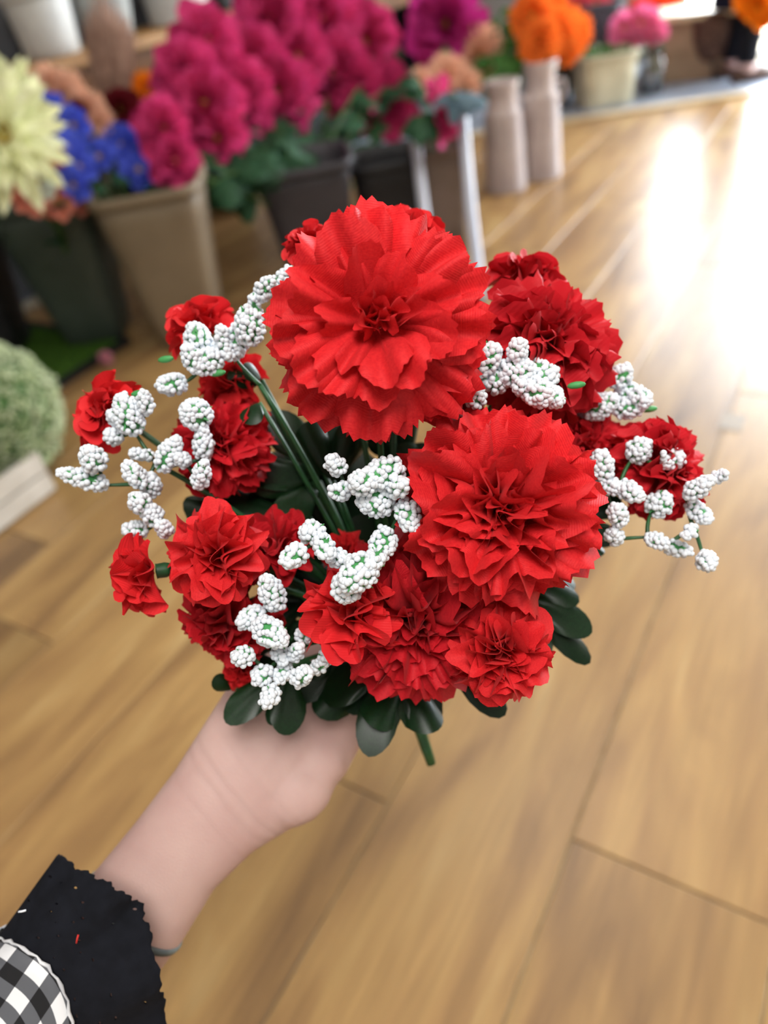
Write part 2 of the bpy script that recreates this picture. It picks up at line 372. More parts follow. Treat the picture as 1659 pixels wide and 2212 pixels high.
CARN = [  # px, py, radius px, depth, facing (right, up, towards), style, fabric, petals split
    (812, 700, 248, .305, (.03, .04, 1), 'broad', RED, True),
    (1075, 1095, 218, .318, (-.10, -.08, 1), 'ruffle', RED, True),
    (895, 1335, 185, .350, (-.05, -.45, 1), 'ruffle', CRIM, True),
    (1082, 1402, 106, .325, (.25, -.25, 1), 'bud', RED, True),
    (470, 1200, 102, .338, (-.35, .05, 1), 'bud', RED, True),
    (760, 1325, 98, .335, (-.5, .15, 1), 'cup', RED, False),
    (332, 1235, 84, .345, (-1, -.15, .35), 'cup', RED, False),
    (490, 1345, 108, .365, (-.6, -.75, .5), 'ruffle', CRIM, False),
    (600, 1190, 80, .372, (.1, .5, .6), 'cup', CRIM, False),
    (478, 962, 106, .378, (-.25, .1, 1), 'ruffle', CRIM, False),
    (240, 892, 78, .372, (-.75, .45, .5), 'bud', RED, False),
    (440, 728, 76, .385, (-.35, .9, .4), 'cup', RED, False),
    (505, 832, 72, .392, (-.4, .2, .8), 'bud', RED, False),
    (1175, 745, 160, .362, (.35, .45, .8), 'ruffle', CRIM, False),
    (1132, 628, 80, .385, (.1, 1, .35), 'cup', CRIM, False),
    (1265, 968, 92, .385, (.4, .3, .9), 'ruffle', CRIM, False),
    (1432, 1010, 112, .372, (.75, .25, .6), 'ruffle', CRIM, False),
    (1205, 855, 80, .388, (.4, -.3, .8), 'bud', RED, False),
    (990, 855, 55, .385, (.2, .1, 1), 'bud', CRIM, False),
    (745, 1200, 50, .378, (0, .4, .9), 'bud', RED, False),
    (670, 540, 52, .365, (-.5, .8, .4), 'cup', RED, False),
    (880, 520, 78, .372, (.2, .9, .5), 'bud', RED, False),
    (525, 1450, 42, .385, (-.3, -.6, .7), 'bud', RED, False),
]
for i, (px, py, rp, d, fc, stl, m, sp) in enumerate(CARN):
    carnation(px, py, rp, d, fc, stl, m, sp, 100 + i, spin=i * 1.3)

# main stem down through the fist
mb = MB(); mb.tube([L(q) for q in bez(J, at(880, 1500, .436), at(932, 1650, .445), 10)] , [.0042, .0042, .004, .004, .004, .0038, .0036, .0034, .0032, .0028], 10)
mb.build('main_stem', STEM, bouquet)

# ---------------------------------------------------------------- white bead sprigs
def ico():
    t = (1 + 5 ** .5) / 2
    V = [Vector(p).normalized() for p in [(-1, t, 0), (1, t, 0), (-1, -t, 0), (1, -t, 0), (0, -1, t), (0, 1, t), (0, -1, -t), (0, 1, -t), (t, 0, -1), (t, 0, 1), (-t, 0, -1), (-t, 0, 1)]]
    Fc = [(0, 11, 5), (0, 5, 1), (0, 1, 7), (0, 7, 10), (0, 10, 11), (1, 5, 9), (5, 11, 4), (11, 10, 2), (10, 7, 6), (7, 1, 8), (3, 9, 4), (3, 4, 2), (3, 2, 6), (3, 6, 8), (3, 8, 9), (4, 9, 5), (2, 4, 11), (6, 2, 10), (8, 6, 7), (9, 8, 1)]
    cache = {}; out = []
    def mid(a, b):
        k = (min(a, b), max(a, b))
        if k not in cache: V.append(((V[a] + V[b]) / 2).normalized()); cache[k] = len(V) - 1
        return cache[k]
    for a, b, c in Fc:
        x, y, z = mid(a, b), mid(b, c), mid(c, a); out += [(a, x, z), (b, y, x), (c, z, y), (x, y, z)]
    return V, out
ICO = ico()
def bead(mb, c, r, mi=0): mb.add([p * r + c for p in ICO[0]], ICO[1], mi)
def cluster(x0, y0, x1, y1, w, d, parent, seed, rb=7.6):
    """a spike of beads around a green core, from the stem end (x0,y0) to the tip (x1,y1), w px across"""
    r = random.Random(seed); k = d / FPX
    a, b = L(at(x0, y0, d + .004)), L(at(x1, y1, d - .004)); ax = (b - a).normalized(); q = Vector((0, 0, 1)).rotation_difference(ax)
    ln = (b - a).length / 2 + w * k * .18; rad = w * k / 2; c = (a + b) / 2; br = rb * .305 / FPX
    mb = MB(); rot = q.to_matrix()
    mb.ball(c, rad - br * .9, rad - br * .9, ln - br * .9, rot, 8, 6, 1)
    area_ = 4 * math.pi * ((2 * (rad * ln) ** 1.6 + (rad * rad) ** 1.6) / 3) ** (1 / 1.6)
    n = max(14, int(area_ / (br * br * 3.5)))
    for i in range(n):
        z = 1 - 2 * (i + .5) / n; th = i * 2.39996 + r.uniform(-.3, .3); s = math.sqrt(max(0, 1 - z * z))
        tap = 1.0 - .18 * z
        p = Vector((s * math.cos(th) * (rad - br * .6) * tap, s * math.sin(th) * (rad - br * .6) * tap, z * (ln - br * .6)))
        p += Vector((r.uniform(-1, 1), r.uniform(-1, 1), r.uniform(-1, 1))) * br * .35
        if r.random() < .035: mb.tube([c + rot @ (p * .7), c + rot @ (p * 1.25)], [br * .6, br * .15], 5, 1)
        else: bead(mb, c + rot @ p, br * r.uniform(.85, 1.12))
    return mb.build('floret_cluster', [BEAD, BUDG], parent, kind='stuff')
SPRIGS = [  # branching point (px, py, depth), way points to J, then clusters (x0, y0, x1, y1, width)
    ((562, 832, .352), [(470, 770, 425, 795), (440, 770, 418, 705), (430, 800, 400, 752), (488, 770, 476, 705), (505, 770, 520, 700), (545, 735, 530, 672), (558, 700, 545, 640), (395, 828, 345, 832), (560, 640, 585, 606), (590, 640, 628, 582), (500, 755, 490, 770)], [56, 60, 44, 34, 48, 62, 34, 48, 40, 44, 34]),
    ((335, 1000, .350), [(290, 930, 262, 860), (262, 905, 240, 898), (318, 890, 308, 848), (440, 905, 402, 882), (255, 945, 232, 940), (210, 1005, 188, 976), (228, 1048, 130, 1020), (325, 985, 282, 978), (305, 1045, 275, 1005), (350, 1010, 382, 950), (440, 990, 438, 925), (430, 1050, 440, 1000), (400, 1000, 385, 985), (330, 1060, 318, 1030), (310, 1095, 290, 1075), (340, 1125, 318, 1100), (310, 1150, 270, 1142), (360, 1150, 345, 1130)], [62, 40, 34, 68, 38, 56, 42, 30, 46, 48, 44, 40, 36, 48, 46, 46, 42, 36]),
    ((845, 1150, .312), [(735, 1015, 712, 992), (750, 1062, 718, 1058), (800, 1045, 765, 1040), (860, 1020, 800, 1028), (840, 1080, 785, 1085), (850, 1060, 872, 1045), (875, 1090, 890, 1140), (690, 1150, 658, 1152), (650, 1190, 616, 1215), (690, 1165, 712, 1200), (715, 1200, 752, 1212), (800, 1215, 748, 1262), (760, 1280, 735, 1255), (835, 1150, 815, 1205), (820, 1195, 800, 1225)], [42, 40, 58, 74, 72, 44, 54, 54, 52, 48, 42, 78, 66, 58, 44]),
    ((605, 1420, .332), [(598, 1310, 575, 1250), (565, 1325, 520, 1345), (560, 1350, 610, 1385), (585, 1385, 560, 1345), (650, 1380, 680, 1352), (540, 1415, 508, 1422), (575, 1450, 555, 1470), (620, 1440, 600, 1470), (640, 1470, 665, 1450), (700, 1425, 730, 1400), (675, 1450, 700, 1430), (592, 1490, 572, 1520), (635, 1420, 645, 1395), (600, 1400, 615, 1430)], [54, 52, 62, 48, 40, 44, 44, 36, 42, 42, 32, 42, 32, 36]),
    ((1000, 900, .335), [(1030, 800, 1068, 752), (1020, 790, 1045, 762), (1115, 775, 1122, 738), (1090, 810, 1140, 795), (1130, 815, 1195, 810), (1150, 850, 1185, 850), (1190, 850, 1205, 868), (1040, 830, 1022, 800), (1030, 870, 1022, 840), (990, 895, 978, 885), (1060, 830, 1090, 815), (960, 850, 950, 835), (1160, 840, 1120, 830)], [64, 58, 46, 64, 74, 60, 46, 52, 48, 30, 56, 34, 58]),
    ((1180, 920, .375), [(1330, 830, 1352, 795), (1340, 860, 1375, 845), (1270, 890, 1325, 862), (1330, 880, 1380, 885), (1250, 892, 1290, 880), (1375, 850, 1395, 870)], [48, 56, 56, 46, 38, 44]),
    ((1320, 1160, .350), [(1300, 1035, 1298, 980), (1370, 985, 1392, 958), (1340, 1050, 1385, 1075), (1310, 1050, 1335, 1055), (1410, 1100, 1440, 1075), (1340, 1130, 1330, 1095), (1330, 1165, 1325, 1150), (1450, 1000, 1465, 985), (1485, 1070, 1535, 1035), (1545, 1035, 1568, 1022), (1490, 1090, 1530, 1125), (1500, 1140, 1480, 1160), (1400, 1160, 1440, 1178), (1440, 1180, 1490, 1192), (1520, 1205, 1535, 1222), (1440, 1010, 1432, 975)], [54, 54, 44, 38, 54, 42, 38, 44, 42, 28, 40, 28, 36, 36, 44, 22]),
]
for si, (root, cl, ws) in enumerate(SPRIGS):
    rx, ry, rd = root; rp = at(rx, ry, rd + .012)
    mid = at((rx + 850) / 2, (ry + 1390) / 2 - 60, (rd + .425) / 2 - .004)
    mb = MB(); mb.tube([L(q) for q in bez(J, mid, rp, 10)], [.0017] * 6 + [.0015, .0014, .0013, .0012], 7)
    nodes = [(rx, ry, rp)]
    for (x0, y0, x1, y1) in sorted(cl, key=lambda c_: (c_[0] - rx) ** 2 + (c_[1] - ry) ** 2):
        n0 = min(nodes, key=lambda n_: math.hypot(n_[0] - x0, n_[1] - y0) + .25 * math.hypot(n_[0] - rx, n_[1] - ry))
        e = at(x0, y0, rd + .006); m2 = n0[2].lerp(e, .5) + CX * ((y0 - n0[1]) * .10 * rd / FPX) + FWD * .003
        mb.tube([L(q) for q in bez(n0[2], m2, e, 7)], [.0012, .0011, .001, .001, .0009, .0008, .0008], 6)
        nodes.append((x0, y0, e))
    sp = mb.build('white_bead_sprig', STEM, bouquet)
    for ci, ((x0, y0, x1, y1), w) in enumerate(zip(cl, ws)):
        cluster(x0, y0, x1, y1, w, rd + .006 * math.sin(ci * 2.1), sp, si * 50 + ci)
    # small green bud tips
    for bx, by in {0: [(358, 776), (470, 806)], 1: [(300, 850)], 4: [(1245, 832)], 5: [(1402, 884)]}.get(si, []):
        mb = MB(); c = L(at(bx, by, rd)); q = Vector((0, 0, 1)).rotation_difference(cdir(.9, .1, .2)); mb.ball(c, .0017, .0017, .0042, q.to_matrix(), 8, 6)
        mb.build('bud', BUDG, sp)

# ---------------------------------------------------------------- dark glossy leaves
def leaf_mesh(seed, lobes, m, name='leaf'):
    r = random.Random(seed); mb = MB(); na, nr = 12 * lobes, 5; V = [(0, 0, 0)]; U = [(.5, 0)]
    span = math.radians(85 if lobes >= 3 else (62 if lobes == 2 else 45))
    for i in range(1, nr + 1):
        t = i / nr
        for k in range(na + 1):
            u = 2 * k / na - 1; th = u * span
            lob = abs(math.cos(u * lobes * math.pi / 2 + (0 if lobes % 2 else math.pi / 2))) ** .55
            rr = (.40 + .6 * lob) * (1 - .12 * abs(u)) if lobes > 1 else max(.0, math.cos(u * math.pi / 2)) ** .6 * (.55 + .45 * math.cos(u * 1.2))
            rr = rr if lobes > 1 else max(rr, .12)
            x, y = math.sin(th) * rr * t, math.cos(th) * rr * t
            z = -.07 * t * t * math.cos(lobes * u * math.pi) - .20 * t * t + r.uniform(-.006, .006)
            V.append((x, y, z)); U.append((u * .5 + .5, t))
    n = na + 1
    Fc = [(0, 1 + k + 1, 1 + k) for k in range(na)]
    for i in range(nr - 1):
        a = 1 + i * n
        Fc += [(a + k, a + k + 1, a + n + k + 1, a + n + k) for k in range(na)]
    mb.add(V, Fc, 0, U); return mb.mesh(name, m)
LM = {n: [leaf_mesh(n * 10 + s, n, LEAF) for s in range(2)] for n in (1, 2, 3)}
def leaf(x0, y0, x1, y1, d0, d1, lobes, face, parent, i=0, wid=1.0):
    a, b = at(x0, y0, d0), at(x1, y1, d1); yv = (b - a); s = yv.length; yv.normalize()
    zv = cdir(*face); zv = (zv - yv * zv.dot(yv)).normalized(); xv = yv.cross(zv)
    mt = Matrix.Identity(4); a = a - B0
    for k in range(3): mt[k][0], mt[k][1], mt[k][2], mt[k][3] = xv[k] * s * wid, yv[k] * s, zv[k] * s, a[k]
    o = link('leaf', LM[lobes][i % 2], parent, mt)
    return o
LEAVES = [  # from, to, depths, lobes, facing
    (620, 1440, 488, 1540, .385, .362, 3, (-.2, .4, 1), .85), (600, 1470, 560, 1570, .382, .37, 2, (.3, .3, 1), .7), (500, 1490, 470, 1470, .385, .375, 1, (0, .4, 1), 1.2),
    (850, 1420, 800, 1612, .39, .358, 3, (0, .35, 1), .8), (870, 1440, 880, 1590, .39, .36, 2, (.2, .3, 1), .9), (830, 1400, 715, 1590, .40, .372, 2, (-.3, .3, 1), .75),
    (900, 1380, 925, 1560, .40, .37, 1, (.6, .2, 1), .9), (760, 1400, 640, 1490, .41, .385, 3, (-.1, .6, 1), .9), (720, 1420, 700, 1520, .40, .39, 2, (0, .7, 1), 1.0),
    (1120, 1290, 1285, 1345, .385, .372, 3, (.1, .6, 1), .9), (1150, 1310, 1290, 1420, .385, .375, 1, (.2, .4, 1), .6), (1130, 1250, 1255, 1280, .39, .38, 1, (.1, .8, 1), .9),
    (980, 1440, 1095, 1530, .385, .37, 1, (.1, .6, 1), .8), (960, 1400, 1060, 1490, .40, .385, 1, (0, .5, 1), 1.0), (1060, 1330, 1180, 1400, .39, .385, 2, (0, .5, 1), .9),
    (700, 1020, 590, 890, .40, .385, 3, (-.1, .5, 1), 1.0), (690, 1040, 540, 1000, .405, .39, 3, (-.1, .8, .8), 1.0), (720, 1040, 720, 890, .40, .39, 2, (.2, .3, 1), .9),
    (640, 1120, 470, 1060, .40, .385, 3, (-.1, .6, .9), .9), (600, 1150, 360, 1080, .395, .378, 2, (-.1, .8, .8), .55), (580, 1180, 420, 1140, .40, .385, 3, (-.1, .6, 1), .9),
    (560, 830, 500, 800, .385, .375, 1, (0, .6, 1), 1.2), (560, 870, 530, 905, .37, .362, 1, (-.1, .5, 1), 1.6), (565, 820, 535, 790, .38, .37, 1, (.2, .4, 1), 1.4),
    (760, 1150, 640, 1010, .425, .41, 3, (0, .4, 1), 1.1), (780, 1200, 720, 1050, .43, .41, 3, (.2, .3, 1), 1.2), (820, 1180, 860, 1030, .42, .41, 3, (0, .3, 1), 1.1),
    (700, 1260, 560, 1180, .42, .41, 3, (0, .4, 1), 1.1), (760, 1300, 620, 1250, .42, .405, 3, (0, .4, 1), 1.1), (700, 1330, 600, 1390, .41, .40, 3, (0, .4, 1), 1.1), (660, 1300, 560, 1300, .41, .40, 2, (0, .4, 1), 1.1),
    (940, 1080, 920, 930, .41, .40, 2, (0, .3, 1), .9), (1000, 1050, 1000, 900, .41, .40, 3, (0, .4, 1), 1.0), (1080, 1000, 1130, 890, .41, .40, 3, (.1, .4, 1), 1.1), (1150, 1000, 1240, 900, .41, .40, 2, (.2, .5, 1), 1.0),
    (1260, 1080, 1350, 930, .41, .395, 2, (.3, .4, 1), .8), (1240, 1120, 1340, 1080, .41, .40, 3, (.3, .3, 1), 1.0), (1230, 1140, 1330, 1170, .40, .39, 2, (.2, .4, 1), .8),
    (860, 1250, 780, 1130, .42, .40, 3, (0, .3, 1), 1.1), (640, 1060, 700, 960, .42, .41, 2, (.1, .3, 1), 1.1), (880, 1330, 960, 1200, .43, .42, 3, (.1, .3, 1), 1.2), (980, 1300, 1120, 1250, .42, .41, 3, (.1, .3, 1), 1.2),
    (560, 1000, 470, 1090, .405, .395, 2, (0, .4, 1), 1.0), (880, 1000, 840, 900, .415, .40, 2, (0, .3, 1), .9),
]
for i, (x0, y0, x1, y1, d0, d1, lb, fc, wd) in enumerate(LEAVES):
    leaf(x0, y0, x1, y1, d0, d1, lb, fc, bouquet, i, wd)
mb = MB()
# little stalks tying the leaves to the stems
for (x0, y0, x1, y1, d0, d1, lb, fc, wd) in LEAVES[:24]:
    mb = MB(); p = at(x0, y0, d0); mb.tube([L(q) for q in bez(J, (J + p) / 2 + cdir(0, 1, 0) * .006, p, 7)], .0012, 6); mb.build('leaf_stalk', STEM, bouquet)

# ------------------------------------------------------------------ the person's forearm and hand
def limb(mb, pts, rx, ry, nrm, n=18):
    """tube with an oval section: rx across the view, ry along nrm"""
    pts = [Vector(p) for p in pts]; Ln = len(pts); V = []
    for i, p in enumerate(pts):
        t = (pts[min(i + 1, Ln - 1)] - pts[max(i - 1, 0)]).normalized()
        b = (nrm - t * nrm.dot(t)).normalized(); a = t.cross(b)
        for k in range(n):
            th = 2 * math.pi * k / n; V.append(p + a * (math.cos(th) * rx[i]) + b * (math.sin(th) * ry[i]))
    Fc = [(i * n + k, i * n + (k + 1) % n, (i + 1) * n + (k + 1) % n, (i + 1) * n + k) for i in range(Ln - 1) for k in range(n)]
    Fc += [tuple(range(n - 1, -1, -1)), tuple((Ln - 1) * n + k for k in range(n))]
    mb.add(V, Fc)
    for e in (0, -1):
        pass
view = -FWD
person_o = at(60, 2260, .40)
mb = MB()
def P(x, y, d): return at(x, y, d) - person_o
AXIS = [(-60, 2390, .388), (80, 2215, .390), (200, 2075, .392), (294, 1965, .394), (378, 1848, .397), (462, 1752, .402), (552, 1665, .410), (618, 1580, .420), (668, 1505, .430), (708, 1440, .438), (735, 1395, .442)]
RXP = [150, 138, 128, 122, 112, 122, 152, 160, 150, 130, 100]
RY = [.030, .028, .026, .0235, .0205, .0200, .0205, .0195, .0175, .0150, .0120]
limb(mb, [P(*a) for a in AXIS], [r * a[2] / FPX for r, a in zip(RXP, AXIS)], RY, view, 24)
def ballp(x, y, d, rpx, rz=None): mb.ball(P(x, y, d), rpx * d / FPX, rpx * d / FPX, rz or rpx * d / FPX, None, 14, 10)
ballp(628, 1690, .4135, 98, .0195)      # heel of the hand, little-finger side
ballp(672, 1635, .420, 84, .0185)
ballp(540, 1560, .415, 76)       # ball of the thumb
ballp(590, 1490, .420, 70)
FING = [  # knuckle, two joints, tip: index to little finger, closing round the stem
    [(748, 1330, .440), (850, 1318, .446), (915, 1340, .428), (900, 1375, .404), (850, 1385, .396)],
    [(755, 1385, .444), (862, 1372, .450), (936, 1396, .430), (922, 1428, .406), (866, 1435, .398)],
    [(748, 1440, .444), (860, 1424, .452), (945, 1448, .434), (934, 1478, .411), (880, 1484, .402)],
    [(730, 1492, .440), (838, 1478, .450), (918, 1500, .438), (915, 1525, .418), (870, 1530, .408)],
]
for fi, fg in enumerate(FING):
    r0 = [.0088, .0092, .0088, .0074][fi]
    pts = [P(*q) for q in fg]; dense = []; rr = []
    for i in range(len(pts) - 1):
        for k in range(4):
            dense.append(pts[i].lerp(pts[i + 1], k / 4)); rr.append(r0 * (1 - .05 * (i + k / 4)))
    dense.append(pts[-1]); rr.append(r0 * .8)
    mb.tube(dense, rr, 12); mb.ball(pts[-1], r0 * .8, None, None, None, 10, 8)
    for q in pts[:-1]: mb.ball(q, r0 * 1.02, None, None, None, 10, 8)
    mb.tube([P(640, 1530, .428), P(690, 1465, .436), pts[0]], [.015, .0125, r0 * 1.1], 12)
th = [P(575, 1520, .416), P(655, 1425, .416), P(750, 1362, .408), P(832, 1340, .398)]
mb.tube(th, [.0155, .0125, .0108, .0088], 12); mb.ball(th[-1], .0088, None, None, None, 10, 8); mb.ball(th[1], .0125, None, None, None, 10, 8); mb.ball(th[2], .0108, None, None, None, 10, 8)
person = mb.build('person', SKIN, None, True, label='bare forearm and hand gripping the bouquet, black lace cuff and gingham sleeve', cat='person')
person.location = person_o
rm = person.modifiers.new('merge', 'REMESH'); rm.mode = 'VOXEL'; rm.voxel_size = .0016; rm.use_smooth_shade = True
sm = person.modifiers.new('soften', 'SMOOTH'); sm.factor = .6; sm.iterations = 14

def skin_detail():
    nt = SKIN.node_tree; N = nt.nodes; Lk = nt.links; b = N['Principled BSDF']; tc = N.new('ShaderNodeTexCoord')
    # a few flexion creases across the wrist and some freckles
    vo = N.new('ShaderNodeTexVoronoi'); vo.inputs['Scale'].default_value = 38; Lk.new(tc.outputs['Object'], vo.inputs['Vector'])
    rp = N.new('ShaderNodeValToRGB'); rp.color_ramp.elements[0].position = .03; rp.color_ramp.elements[1].position = .075
    rp.color_ramp.elements[0].color = lin(150, 100, 84); rp.color_ramp.elements[1].color = (1, 1, 1, 1)
    Lk.new(vo.outputs['Distance'], rp.inputs[0])
    nz = N.new('ShaderNodeTexNoise'); nz.inputs['Scale'].default_value = 14; Lk.new(tc.outputs['Object'], nz.inputs['Vector'])
    gt = N.new('ShaderNodeMath'); gt.operation = 'GREATER_THAN'; gt.inputs[1].default_value = .58; Lk.new(nz.outputs['Fac'], gt.inputs[0])
    src = b.inputs['Base Color'].links[0].from_socket
    mx = N.new('ShaderNodeMixRGB'); mx.blend_type = 'MULTIPLY'; Lk.new(gt.outputs[0], mx.inputs[0]); Lk.new(src, mx.inputs[1]); Lk.new(rp.outputs[0], mx.inputs[2])
    Lk.new(mx.outputs[0], b.inputs['Base Color'])
skin_detail()
def creases():
    nt = SKIN.node_tree; N = nt.nodes; Lk = nt.links; b = N['Principled BSDF']; tc = N.new('ShaderNodeTexCoord')
    w0 = P(505, 1735, .385); wd = (P(600, 1640, .39) - P(420, 1810, .38)).normalized()
    nz = N.new('ShaderNodeTexNoise'); nz.inputs['Scale'].default_value = 22; Lk.new(tc.outputs['Object'], nz.inputs['Vector'])
    sb = N.new('ShaderNodeVectorMath'); sb.operation = 'SUBTRACT'; sb.inputs[1].default_value = w0; Lk.new(tc.outputs['Object'], sb.inputs[0])
    dt = N.new('ShaderNodeVectorMath'); dt.operation = 'DOT_PRODUCT'; dt.inputs[1].default_value = wd; Lk.new(sb.outputs[0], dt.inputs[0])
    ad = N.new('ShaderNodeMath'); ad.operation = 'MULTIPLY_ADD'; ad.inputs[1].default_value = .012; Lk.new(nz.outputs['Fac'], ad.inputs[0]); Lk.new(dt.outputs['Value'], ad.inputs[2])
    mr = N.new('ShaderNodeMapRange'); mr.inputs[1].default_value = -.03; mr.inputs[2].default_value = .05; Lk.new(ad.outputs[0], mr.inputs[0])
    rp = N.new('ShaderNodeValToRGB'); cr = rp.color_ramp; cr.elements[0].color = (1, 1, 1, 1); cr.elements[1].color = (1, 1, 1, 1)
    for c_, dp in ((.26, .8), (.40, .6), (.48, .55), (.64, .8)):
        for off, v in ((-.034, 1), (0, dp), (.034, 1)): e = cr.elements.new(c_ + off); e.color = (v, v, v, 1)
    Lk.new(mr.outputs[0], rp.inputs[0])
    bp = N.new('ShaderNodeBump'); bp.inputs['Strength'].default_value = .5; bp.inputs['Distance'].default_value = .0012; Lk.new(rp.outputs[0], bp.inputs['Height'])
    if b.inputs['Normal'].links: Lk.new(b.inputs['Normal'].links[0].from_socket, bp.inputs['Normal'])
    Lk.new(bp.outputs[0], b.inputs['Normal'])
    mx = N.new('ShaderNodeMixRGB'); mx.blend_type = 'MULTIPLY'; mx.inputs[0].default_value = .12; Lk.new(b.inputs['Base Color'].links[0].from_socket, mx.inputs[1]); Lk.new(rp.outputs[0], mx.inputs[2]); Lk.new(mx.outputs[0], b.inputs['Base Color'])
SKIN_PLAIN = SKIN.copy(); SKIN_PLAIN.name = 'skin_plain'
creases()

# sleeve: gingham tube, black eyelet ruffle, white frayed seam
BLK = bpy.data.materials.new('black_eyelet_cotton'); BLK.use_nodes = True
def eyelet():
    nt = BLK.node_tree; N = nt.nodes; Lk = nt.links; b = N['Principled BSDF']; b.inputs['Roughness'].default_value = .9; b.inputs['Specular IOR Level'].default_value = .15
    tc = N.new('ShaderNodeTexCoord'); nz = N.new('ShaderNodeTexNoise'); nz.inputs['Scale'].default_value = 120; Lk.new(tc.outputs['Object'], nz.inputs['Vector'])
    rp = N.new('ShaderNodeValToRGB'); rp.color_ramp.elements[0].color = lin(10, 11, 15); rp.color_ramp.elements[1].color = lin(28, 30, 38); Lk.new(nz.outputs['Fac'], rp.inputs[0]); Lk.new(rp.outputs[0], b.inputs['Base Color'])
    bp = N.new('ShaderNodeBump'); bp.inputs['Strength'].default_value = .4; bp.inputs['Distance'].default_value = .001; Lk.new(nz.outputs['Fac'], bp.inputs['Height']); Lk.new(bp.outputs[0], b.inputs['Normal'])
    mp = N.new('ShaderNodeMapping'); mp.inputs['Scale'].default_value = (16, 5, 1); Lk.new(tc.outputs['UV'], mp.inputs['Vector'])
    vo = N.new('ShaderNodeTexVoronoi'); vo.inputs['Scale'].default_value = 2; vo.inputs['Randomness'].default_value = .35; Lk.new(mp.outputs[0], vo.inputs['Vector'])
    lt = N.new('ShaderNodeMath'); lt.operation = 'LESS_THAN'; lt.inputs[1].default_value = .13; Lk.new(vo.outputs['Distance'], lt.inputs[0])
    t = N.new('ShaderNodeBsdfTransparent'); mx = N.new('ShaderNodeMixShader'); Lk.new(lt.outputs[0], mx.inputs[0]); Lk.new(b.outputs[0], mx.inputs[1]); Lk.new(t.outputs[0], mx.inputs[2]); Lk.new(mx.outputs[0], N['Material Output'].inputs[0])
eyelet()
GING = bpy.data.materials.new('black_white_gingham'); GING.use_nodes = True
def gingham():
    nt = GING.node_tree; N = nt.nodes; Lk = nt.links; b = N['Principled BSDF']; b.inputs['Roughness'].default_value = .85
    tc = N.new('ShaderNodeTexCoord'); sp = N.new('ShaderNodeSeparateXYZ'); Lk.new(tc.outputs['UV'], sp.inputs[0]); st = []
    for ch, f in (('X', 11), ('Y', 3.6)):
        m1 = N.new('ShaderNodeMath'); m1.operation = 'MULTIPLY'; m1.inputs[1].default_value = f; Lk.new(sp.outputs[ch], m1.inputs[0])
        m2 = N.new('ShaderNodeMath'); m2.operation = 'FRACT'; Lk.new(m1.outputs[0], m2.inputs[0])
        m3 = N.new('ShaderNodeMath'); m3.operation = 'GREATER_THAN'; m3.inputs[1].default_value = .5; Lk.new(m2.outputs[0], m3.inputs[0]); st.append(m3)
    ad = N.new('ShaderNodeMath'); ad.operation = 'ADD'; Lk.new(st[0].outputs[0], ad.inputs[0]); Lk.new(st[1].outputs[0], ad.inputs[1])
    dv = N.new('ShaderNodeMath'); dv.operation = 'MULTIPLY'; dv.inputs[1].default_value = .5; Lk.new(ad.outputs[0], dv.inputs[0])
    rp = N.new('ShaderNodeValToRGB'); rp.color_ramp.interpolation = 'CONSTANT'; cr = rp.color_ramp
    cr.elements[0].color = lin(232, 234, 238); cr.elements[1].position = .75; cr.elements[1].color = lin(16, 16, 20); e = cr.elements.new(.25); e.color = lin(92, 94, 100)
    Lk.new(dv.outputs[0], rp.inputs[0]); Lk.new(rp.outputs[0], b.inputs['Base Color'])
gingham()
THR = mat('white_frayed_thread', lin(226, 228, 232), .9, .1, noise=(90, lin(190, 192, 198), .4, .6))

s0 = P(-60, 2330, .374); s0n = P(20, 2240, .374); s1 = P(70, 2175, .378); s1n = P(158, 2040, .376); s2 = P(246, 2058, .386); s2n = P(322, 1902, .386)
ax = (s2 - s1).normalized(); bb = (view - ax * view.dot(ax)).normalized(); aa = ax.cross(bb)
def frill(name, rows, cols, cfun, m, parent, thick=.0008):
    V = []; Fc = []; U = []
    for i in range(rows + 1):
        t = i / rows
        for k in range(cols + 1):
            th_ = 2 * math.pi * k / cols; c, r = cfun(t, th_)
            V.append(c + (aa * math.cos(th_) + bb * math.sin(th_)) * r); U.append((k / cols, t))
    n = cols + 1
    for i in range(rows):
        for k in range(cols): Fc.append((i * n + k, i * n + k + 1, (i + 1) * n + k + 1, (i + 1) * n + k))
    m_ = MB(); m_.add(V, Fc, 0, U); o = m_.build(name, m, parent)
    so = o.modifiers.new('cloth', 'SOLIDIFY'); so.thickness = thick; so.offset = 0
    return o
def ruffle(t, th_):
    near = max(0, math.sin(th_)) ** 1.3; far = max(0, -math.sin(th_))
    scal = .0026 * abs(math.sin(th_ * 11)) ** .6 * t ** 6 + .0006 * math.sin(th_ * 57) * t ** 8
    wave = .0022 * math.sin(th_ * 7 + .6) * t ** 1.4 + .0012 * math.sin(th_ * 13 + 2) * t
    c = s1.lerp(s1n, near).lerp(s2.lerp(s2n, near), t) + ax * (scal - .030 * far * t)
    side = abs(math.cos(th_)) ** 1.5
    return c, (.0335 + .005 * side) * (1 - t) + (.0345 + .0225 * side) * t + wave
ruf = frill('lace_ruffle', 14, 180, ruffle, BLK, person)
def sleeve(t, th_):
    near = max(0, math.sin(th_)) ** 1.3; side = abs(math.cos(th_)) ** 1.5
    c = s0.lerp(s0n, near).lerp(s1.lerp(s1n, near), t) + ax * .002
    return c, .0352 + .006 * side + .0009 * math.sin(th_ * 5 + t * 4) + .0005 * math.sin(th_ * 9)
slv = frill('gingham_sleeve', 8, 90, sleeve, GING, person)
m_ = MB(); seam = []
for k in range(61):
    th_ = 2 * math.pi * k / 60; c, r = sleeve(1, th_); seam.append(c + (aa * math.cos(th_) + bb * math.sin(th_)) * (r + .0003) + ax * .0006 * math.sin(k * 2.7))
